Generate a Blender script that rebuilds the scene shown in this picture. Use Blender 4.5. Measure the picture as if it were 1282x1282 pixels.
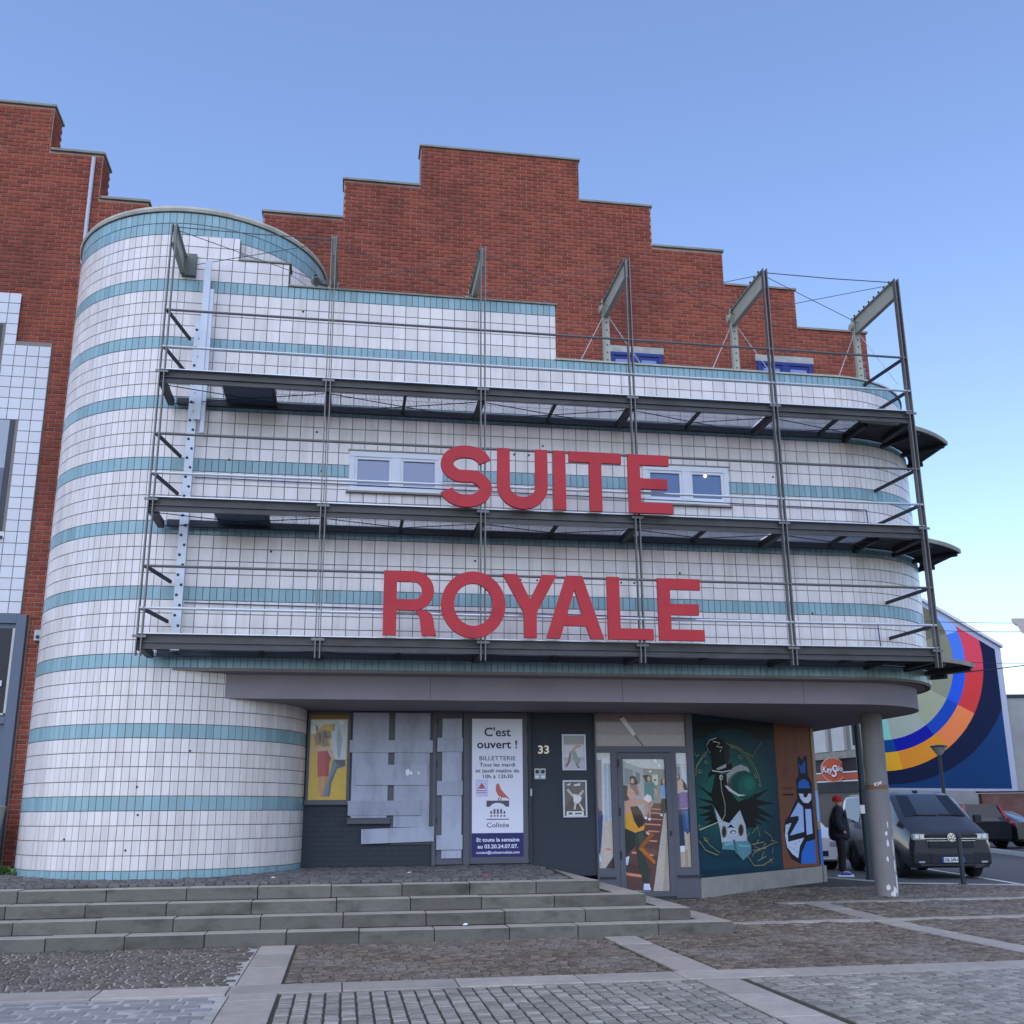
import bpy, math, random
import numpy as np
from mathutils import Vector, Matrix, geometry
random.seed(7)
rng = np.random.default_rng(7)
R_ = math.radians
scn = bpy.context.scene
for o in list(bpy.data.objects):
    bpy.data.objects.remove(o)
COL = scn.collection

# ------------------------------------------------------------------ camera, sky, sun, exposure
CAM = Vector((0.0, -15.385, 1.5))
TILT, ROLL, YAW = .2577, -.0076, .16
f0 = Vector((math.sin(YAW), math.cos(YAW), 0)); r0 = Vector((math.cos(YAW), -math.sin(YAW), 0)); u0 = Vector((0, 0, 1))
fw = f0 * math.cos(TILT) + u0 * math.sin(TILT); up = u0 * math.cos(TILT) - f0 * math.sin(TILT)
ri = r0 * math.cos(ROLL) + up * math.sin(ROLL); up = up * math.cos(ROLL) - r0 * math.sin(ROLL)
cd = bpy.data.cameras.new('camera'); cam = bpy.data.objects.new('camera', cd); COL.objects.link(cam)
m = Matrix((ri, up, -fw)).transposed().to_4x4(); m.translation = CAM
cam.matrix_world = m
cd.sensor_width = 36; cd.lens = 36 * 1285 / 1282; cd.shift_y = 39 / 1282
cd.clip_start = .1; cd.clip_end = 3000
scn.camera = cam

SUN_EL, SUN_AZ = R_(48), R_(205)         # azimuth from +Y, clockwise: behind the camera, a little to its left
w = bpy.data.worlds.new('World'); scn.world = w; w.use_nodes = True
nt = w.node_tree; bg = nt.nodes['Background']
sky = nt.nodes.new('ShaderNodeTexSky'); sky.sky_type = 'NISHITA'; sky.sun_disc = False
sky.sun_elevation = SUN_EL; sky.sun_rotation = SUN_AZ
sky.air_density = 1.0; sky.dust_density = 0.0; sky.ozone_density = 3.0; sky.altitude = 30
tint = nt.nodes.new('ShaderNodeVectorMath'); tint.operation = 'MULTIPLY'; tint.inputs[1].default_value = (1.04, .97, 1.02)
nt.links.new(sky.outputs[0], tint.inputs[0])
# faint wisps of cloud low down, all round the horizon
tc = nt.nodes.new('ShaderNodeTexCoord'); mpg = nt.nodes.new('ShaderNodeMapping'); mpg.inputs['Scale'].default_value = (1.6, 1.6, 9)
nz = nt.nodes.new('ShaderNodeTexNoise'); nz.inputs['Scale'].default_value = 2.2; nz.inputs['Detail'].default_value = 7; nz.inputs['Roughness'].default_value = .55
mr1 = nt.nodes.new('ShaderNodeMapRange'); mr1.inputs['From Min'].default_value = .47; mr1.inputs['From Max'].default_value = .75; mr1.inputs['To Max'].default_value = .4
sx = nt.nodes.new('ShaderNodeSeparateXYZ'); mr2 = nt.nodes.new('ShaderNodeMapRange'); mr2.inputs['From Min'].default_value = .12; mr2.inputs['From Max'].default_value = .38; mr2.inputs['To Min'].default_value = 1; mr2.inputs['To Max'].default_value = 0
mm = nt.nodes.new('ShaderNodeMath'); mm.operation = 'MULTIPLY'; mxs = nt.nodes.new('ShaderNodeMix'); mxs.data_type = 'RGBA'; mxs.inputs['B'].default_value = (2.3, 2.8, 3.8, 1)
nt.links.new(tc.outputs['Generated'], mpg.inputs[0]); nt.links.new(mpg.outputs[0], nz.inputs['Vector']); nt.links.new(nz.outputs[0], mr1.inputs['Value'])
nt.links.new(tc.outputs['Generated'], sx.inputs[0]); nt.links.new(sx.outputs['Z'], mr2.inputs['Value'])
nt.links.new(mr1.outputs[0], mm.inputs[0]); nt.links.new(mr2.outputs[0], mm.inputs[1]); nt.links.new(mm.outputs[0], mxs.inputs['Factor'])
nt.links.new(tint.outputs[0], mxs.inputs['A']); nt.links.new(mxs.outputs['Result'], bg.inputs[0]); bg.inputs[1].default_value = .15
sd = bpy.data.lights.new('sun', 'SUN'); sd.energy = .95; sd.angle = R_(90); sd.color = (1, .95, .92)
so = bpy.data.objects.new('sun', sd); COL.objects.link(so)
sdir = Vector((math.sin(SUN_AZ) * math.cos(SUN_EL), math.cos(SUN_AZ) * math.cos(SUN_EL), math.sin(SUN_EL)))
so.rotation_euler = (-sdir).to_track_quat('-Z', 'Y').to_euler(); so.location = (-6, -30, 30)
vs = scn.view_settings
vs.view_transform = 'Standard'; vs.look = 'None'; vs.gamma = 1; vs.use_curve_mapping = False
vs.exposure = .93
scn.render.engine = 'CYCLES'

# ------------------------------------------------------------------ materials
def lin(h):
    if not isinstance(h, str): return tuple(h)
    v = [int(h[i:i + 2], 16) / 255 for i in (0, 2, 4)]
    return tuple(c / 12.92 if c <= .04045 else ((c + .055) / 1.055) ** 2.4 for c in v)
MATS = {}
def mat(name, col, rough=.6, metal=0., noise=0., nscale=6., bump=0., bscale=40., island=0., stain=None, stscale=1.2, stamt=.5, coat=0., stretch=(1, 1, 1), spec=.3):
    """procedural surface: base colour, grain noise, variation per piece, blotchy stains, fine relief"""
    if name in MATS: return MATS[name]
    M = bpy.data.materials.new(name); M.use_nodes = True; t = M.node_tree; N = t.nodes; L = t.links
    b = N['Principled BSDF']; b.inputs['Roughness'].default_value = rough; b.inputs['Metallic'].default_value = metal
    b.inputs['Coat Weight'].default_value = coat; b.inputs['Specular IOR Level'].default_value = spec
    col = lin(col); MATS[name] = M
    geo = N.new('ShaderNodeNewGeometry')
    mp = N.new('ShaderNodeMapping'); mp.inputs['Scale'].default_value = stretch
    L.new(geo.outputs['Position'], mp.inputs[0])
    rgb = N.new('ShaderNodeRGB'); rgb.outputs[0].default_value = (*col, 1); cur = rgb.outputs[0]
    def mult(cur, fac_socket, lo, hi):
        mr = N.new('ShaderNodeMapRange'); mr.inputs['To Min'].default_value = lo; mr.inputs['To Max'].default_value = hi
        L.new(fac_socket, mr.inputs['Value'])
        mx = N.new('ShaderNodeVectorMath'); mx.operation = 'SCALE'
        L.new(cur, mx.inputs[0]); L.new(mr.outputs[0], mx.inputs['Scale']); return mx.outputs[0]
    if noise:
        n = N.new('ShaderNodeTexNoise'); n.inputs['Scale'].default_value = nscale; n.inputs['Detail'].default_value = 6
        L.new(mp.outputs[0], n.inputs['Vector']); cur = mult(cur, n.outputs[0], 1 - noise, 1 + noise)
    if island:
        oi = N.new('ShaderNodeObjectInfo'); ad = N.new('ShaderNodeMath'); ad.operation = 'ADD'
        L.new(oi.outputs['Random'], ad.inputs[0]); L.new(geo.outputs['Random Per Island'], ad.inputs[1])
        fr = N.new('ShaderNodeMath'); fr.operation = 'FRACT'; L.new(ad.outputs[0], fr.inputs[0])
        cur = mult(cur, fr.outputs[0], 1 - island, 1 + island)
    if stain:
        n = N.new('ShaderNodeTexNoise'); n.inputs['Scale'].default_value = stscale; n.inputs['Detail'].default_value = 8; n.inputs['Roughness'].default_value = .65
        L.new(mp.outputs[0], n.inputs['Vector'])
        mr = N.new('ShaderNodeMapRange'); mr.inputs['From Min'].default_value = .48; mr.inputs['From Max'].default_value = .75; mr.inputs['To Max'].default_value = stamt
        L.new(n.outputs[0], mr.inputs['Value'])
        mx = N.new('ShaderNodeMix'); mx.data_type = 'RGBA'; mx.inputs['B'].default_value = (*lin(stain), 1)
        L.new(mr.outputs[0], mx.inputs['Factor']); L.new(cur, mx.inputs['A']); cur = mx.outputs['Result']
    L.new(cur, b.inputs['Base Color'])
    if bump:
        n = N.new('ShaderNodeTexNoise'); n.inputs['Scale'].default_value = bscale; n.inputs['Detail'].default_value = 5
        L.new(mp.outputs[0], n.inputs['Vector'])
        bp = N.new('ShaderNodeBump'); bp.inputs['Strength'].default_value = bump; bp.inputs['Distance'].default_value = .02
        L.new(n.outputs[0], bp.inputs['Height']); L.new(bp.outputs[0], b.inputs['Normal'])
    return M
def print_mat(name='printed_ink', rough=.35):
    if name in MATS: return MATS[name]
    M = bpy.data.materials.new(name); M.use_nodes = True; t = M.node_tree; b = t.nodes['Principled BSDF']
    a = t.nodes.new('ShaderNodeVertexColor'); a.layer_name = 'ink'
    n = t.nodes.new('ShaderNodeTexNoise'); n.inputs['Scale'].default_value = 22; n.inputs['Detail'].default_value = 5
    mr = t.nodes.new('ShaderNodeMapRange'); mr.inputs['To Min'].default_value = .8; mr.inputs['To Max'].default_value = 1.2
    g = t.nodes.new('ShaderNodeNewGeometry'); t.links.new(g.outputs['Position'], n.inputs['Vector'])
    t.links.new(n.outputs[0], mr.inputs['Value'])
    vm = t.nodes.new('ShaderNodeVectorMath'); vm.operation = 'SCALE'
    t.links.new(a.outputs[0], vm.inputs[0]); t.links.new(mr.outputs[0], vm.inputs['Scale'])
    t.links.new(vm.outputs[0], b.inputs['Base Color']); b.inputs['Roughness'].default_value = rough; b.inputs['Specular IOR Level'].default_value = .3 if rough < .5 else .12; b.inputs['Coat Weight'].default_value = .4 if rough < .5 else 0
    MATS[name] = M; return M
def glass_mat(name, tint=(.02, .025, .03), rough=.05):
    if name in MATS: return MATS[name]
    M = bpy.data.materials.new(name); M.use_nodes = True; b = M.node_tree.nodes['Principled BSDF']
    b.inputs['Base Color'].default_value = (*tint, 1); b.inputs['Roughness'].default_value = rough
    b.inputs['Specular IOR Level'].default_value = .9; b.inputs['Coat Weight'].default_value = .6; b.inputs['Coat Roughness'].default_value = .03
    MATS[name] = M; return M
def glow_mat(name, col, s):
    M = bpy.data.materials.new(name); M.use_nodes = True; b = M.node_tree.nodes['Principled BSDF']
    b.inputs['Emission Color'].default_value = (*lin(col), 1); b.inputs['Emission Strength'].default_value = s
    return M

# ------------------------------------------------------------------ mesh building helpers
def tag(o, label=None, cat=None, group=None, kind=None):
    if label: o['label'] = label
    if cat: o['category'] = cat
    if group: o['group'] = group
    if kind: o['kind'] = kind
    return o
def adopt(o, parent):
    if parent is not None:
        o.parent = parent
        if parent.type == 'EMPTY':
            o.matrix_parent_inverse = parent.matrix_world.inverted()
    return o
def thing(name, label, cat, loc=(0, 0, 0), group=None):
    o = bpy.data.objects.new(name, None); o.empty_display_size = .3; COL.objects.link(o)
    o.matrix_world = Matrix.Translation(loc); o.location = loc
    return tag(o, label, cat, group)
def link(name, me, material=None, parent=None):
    o = bpy.data.objects.new(name, me); COL.objects.link(o)
    if material is not None and not me.materials: me.materials.append(material)
    return adopt(o, parent)
class MB:
    def __init__(s): s.v = []; s.f = []
    def quadset(s, vs, fs):
        k = len(s.v); s.v += [tuple(p) for p in vs]; s.f += [tuple(i + k for i in q) for q in fs]; return s
    def box(s, x0, x1, y0, y1, z0, z1):
        return s.quadset([(x0, y0, z0), (x1, y0, z0), (x1, y1, z0), (x0, y1, z0), (x0, y0, z1), (x1, y0, z1), (x1, y1, z1), (x0, y1, z1)],
                         [(0, 3, 2, 1), (4, 5, 6, 7), (0, 1, 5, 4), (1, 2, 6, 5), (2, 3, 7, 6), (3, 0, 4, 7)])
    def bar(s, a, b, w, h, upv=(0, 0, 1)):
        a = Vector(a); b = Vector(b); d = (b - a).normalized(); u = Vector(upv)
        if abs(d.dot(u)) > .98: u = Vector((0, 1, 0))
        sx = d.cross(u).normalized(); sz = sx.cross(d).normalized()
        c = [(-w / 2, -h / 2), (w / 2, -h / 2), (w / 2, h / 2), (-w / 2, h / 2)]
        vs = [a + sx * i + sz * j for i, j in c] + [b + sx * i + sz * j for i, j in c]
        return s.quadset(vs, [(3, 2, 1, 0), (4, 5, 6, 7), (0, 1, 5, 4), (1, 2, 6, 5), (2, 3, 7, 6), (3, 0, 4, 7)])
    def tube(s, pts, r, n=8, r2=None, cap=True):
        pts = [Vector(p) for p in pts]; k = len(s.v); m_ = len(pts)
        for i, p in enumerate(pts):
            d = (pts[min(i + 1, m_ - 1)] - pts[max(i - 1, 0)]).normalized()
            u = Vector((0, 0, 1)) if abs(d.z) < .95 else Vector((0, 1, 0))
            x = d.cross(u).normalized(); y = d.cross(x).normalized()
            rr = r if r2 is None else r + (r2 - r) * i / (m_ - 1)
            for j in range(n):
                t = 2 * math.pi * j / n; s.v.append(tuple(p + x * rr * math.cos(t) + y * rr * math.sin(t)))
        for i in range(m_ - 1):
            for j in range(n):
                a, b = k + i * n + j, k + i * n + (j + 1) % n; s.f.append((a, b, b + n, a + n))
        if cap: s.f.append(tuple(k + j for j in range(n))[::-1]); s.f.append(tuple(k + (m_ - 1) * n + j for j in range(n)))
        return s
    def lathe(s, prof, c=(0, 0, 0), n=24, axis='z', a0=0, a1=2 * math.pi):
        k = len(s.v); full = abs(a1 - a0 - 2 * math.pi) < 1e-6; cols = n if full else n + 1
        for r, h in prof:
            for j in range(cols):
                t = a0 + (a1 - a0) * j / n; p = (r * math.cos(t), r * math.sin(t), h)
                if axis == 'y': p = (p[0], -p[2], p[1])
                if axis == 'x': p = (p[2], p[0], p[1])
                s.v.append((p[0] + c[0], p[1] + c[1], p[2] + c[2]))
        for i in range(len(prof) - 1):
            for j in range(n):
                a, b = k + i * cols + j, k + i * cols + (j + 1) % cols; s.f.append((a, b, b + cols, a + cols))
        return s
    def prism(s, poly, f, t0, t1):
        """poly: 2-D outline; f(a, b, t) -> point; closed solid between t0 and t1"""
        tri = geometry.tessellate_polygon([[Vector((p[0], p[1], 0)) for p in poly]])
        n = len(poly); k = len(s.v)
        s.v += [tuple(f(a, b, t0)) for a, b in poly] + [tuple(f(a, b, t1)) for a, b in poly]
        for t in tri: s.f.append(tuple(k + i for i in t)); s.f.append(tuple(k + n + i for i in t[::-1]))
        for i in range(n): j = (i + 1) % n; s.f.append((k + i, k + n + i, k + n + j, k + j))
        return s
    def mesh(s, name, smooth=False):
        me = bpy.data.meshes.new(name); me.from_pydata(s.v, [], s.f); me.validate()
        import bmesh
        b = bmesh.new(); b.from_mesh(me); bmesh.ops.recalc_face_normals(b, faces=b.faces); b.to_mesh(me); b.free()
        if smooth:
            for p in me.polygons: p.use_smooth = True
        return me
    def build(s, name, material, parent=None, smooth=False, bevel=0):
        o = link(name, s.mesh(name, smooth), material, parent)
        if bevel:
            md = o.modifiers.new('bevel', 'BEVEL'); md.width = bevel; md.segments = 2; md.limit_method = 'ANGLE'; md.angle_limit = R_(35)
        return o
XZ = lambda a, b, t: (a, t, b)           # outline in a wall plane, extruded along Y
XY = lambda a, b, t: (a, b, t)

def piece_mesh(name, sx, sz, t, bev, wob=0.):
    """a tile, brick or stone lying in XZ, face towards -Y: 12 verts, 9 quads"""
    a, c = sx / 2, sz / 2
    o = [(-a, -c), (a, -c), (a, c), (-a, c)]; i = [(x - math.copysign(bev, x), z - math.copysign(bev, z)) for x, z in o]
    v = [(x, 0, z) for x, z in o] + [(x, -t + min(bev * .7, t * .3), z) for x, z in o] + [(x + random.uniform(-wob, wob), -t + random.uniform(-wob, wob) * .12, z + random.uniform(-wob, wob)) for x, z in i]
    f = []
    for k in range(4):
        j = (k + 1) % 4; f += [(k, j, j + 4, k + 4), (k + 4, j + 4, j + 8, k + 8)]
    f.append((8, 9, 10, 11))
    me = bpy.data.meshes.new(name); me.from_pydata(v, [], f); me.update(); return me
def pieces(name, me_list, material, places, parent, limit=300, rest=None, bulk_parent=None):
    """places: (mesh index, 4x4). The largest-showing `limit` are objects sharing mesh data, the rest one joined part."""
    def show(p):
        q = p[1].translation - CAM; return q.length
    places = sorted(places, key=show)
    for me in me_list:
        if not me.materials: me.materials.append(material)
    for k, M in places[:limit]:
        o = bpy.data.objects.new(name, me_list[k]); COL.objects.link(o); o.parent = parent
        if parent is not None and parent.type == 'EMPTY': o.matrix_parent_inverse = parent.matrix_world.inverted()
        o.matrix_basis = M
    rem = places[limit:]
    if rem:
        base = []
        for me in me_list:
            v = np.array([tuple(x.co) for x in me.vertices]); f = np.array([tuple(p.vertices) for p in me.polygons]); base.append((v, f))
        V = []; Fc = []; n = 0
        for k, M in rem:
            A = np.array(M); v, f = base[k]
            V.append(v @ A[:3, :3].T + A[:3, 3]); Fc.append(f + n); n += len(v)
        V = np.concatenate(V); Fc = np.concatenate(Fc)
        me = bpy.data.meshes.new(name + '_field'); me.from_pydata(V.tolist(), [], Fc.tolist()); me.update()
        o = link(rest or (name + '_field'), me, material, parent); o['kind'] = 'stuff'
    return
def place(x, y, z, sx=1., sy=1., sz=1., rz=0., rx=0.):
    return Matrix.Translation((x, y, z)) @ Matrix.Rotation(rz, 4, 'Z') @ Matrix.Rotation(rx, 4, 'X') @ Matrix.Diagonal((sx, sy, sz, 1))
def art(name, shapes, fn, parent, lift=.0006, rough=.35, first=.002):
    """flat printed or painted figure: coloured outlines laid on one another; fn(a, b, out) -> point"""
    v = []; f = []; c = []
    for i, (hexc, pts, wd) in enumerate(shapes):
        out = first + lift * i; cl = lin(hexc)
        if wd:
            P = [Vector((p[0], p[1])) for p in pts]; k = len(v)
            for j, p in enumerate(P):
                d = (P[min(j + 1, len(P) - 1)] - P[max(j - 1, 0)]); d = d.normalized() if d.length else Vector((1, 0)); nn = Vector((-d.y, d.x)) * wd / 2
                v += [fn(p.x + nn.x, p.y + nn.y, out), fn(p.x - nn.x, p.y - nn.y, out)]
            for j in range(len(P) - 1): f.append((k + 2 * j, k + 2 * j + 1, k + 2 * j + 3, k + 2 * j + 2)); c.append(cl)
        else:
            k = len(v); v += [fn(a, b, out) for a, b in pts]
            for t in geometry.tessellate_polygon([[Vector((a, b, 0)) for a, b in pts]]): f.append(tuple(k + q for q in t)); c.append(cl)
    me = bpy.data.meshes.new(name); me.from_pydata([tuple(p) for p in v], [], f)
    at = me.color_attributes.new('ink', 'FLOAT_COLOR', 'CORNER')
    for p in me.polygons:
        for li in p.loop_indices: at.data[li].color = (*c[p.index], 1)
    me.update()
    return link(name, me, print_mat('painted_ink' if rough > .5 else 'printed_ink', rough), parent)
def text(name, body, size, loc, material, parent=None, rz=0., align='LEFT', extrude=.001, bold=0., shear=0., width=None, flat=False, rot=None):
    cu = bpy.data.curves.new(name, 'FONT'); cu.body = body; cu.size = size; cu.align_x = align; cu.extrude = extrude; cu.offset = bold; cu.shear = shear; cu.resolution_u = 3
    t = bpy.data.objects.new(name, cu); COL.objects.link(t)
    dg = bpy.context.evaluated_depsgraph_get(); me = bpy.data.meshes.new_from_object(t.evaluated_get(dg))
    bpy.data.objects.remove(t); me.materials.clear()
    sx = 1.
    if width:
        xs = [q.co.x for q in me.vertices]; sx = width / (max(xs) - min(xs))
    M = Matrix.Translation(loc) @ (rot.to_4x4() if rot else Matrix.Rotation(rz, 4, 'Z') @ Matrix.Rotation(R_(90), 4, 'X')) @ Matrix.Diagonal((sx, 1, 1, 1))
    me.transform(M); me.name = name
    return link(name, me, material, parent)
def skin(name, verts, edges, radii, material, parent=None, sub=2, root=0):
    me = bpy.data.meshes.new(name); me.from_pydata(verts, edges, [])
    t = bpy.data.objects.new(name, me); COL.objects.link(t)
    t.modifiers.new('skin', 'SKIN'); s = t.modifiers.new('sub', 'SUBSURF'); s.levels = sub; s.render_levels = sub
    for i, r in enumerate(radii):
        sv = me.skin_vertices[0].data[i]; sv.radius = r if isinstance(r, tuple) else (r, r); sv.use_root = (i == root)
    dg = bpy.context.evaluated_depsgraph_get(); m2 = bpy.data.meshes.new_from_object(t.evaluated_get(dg))
    bpy.data.objects.remove(t); m2.name = name
    for p in m2.polygons: p.use_smooth = True
    return link(name, m2, material, parent)
def ell(cx, cy, rx, ry, n=16, a0=0., a1=2 * math.pi, close=True):
    k = n if close else n + 1
    return [(cx + rx * math.cos(a0 + (a1 - a0) * i / n), cy + ry * math.sin(a0 + (a1 - a0) * i / n)) for i in range(k)]
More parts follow.
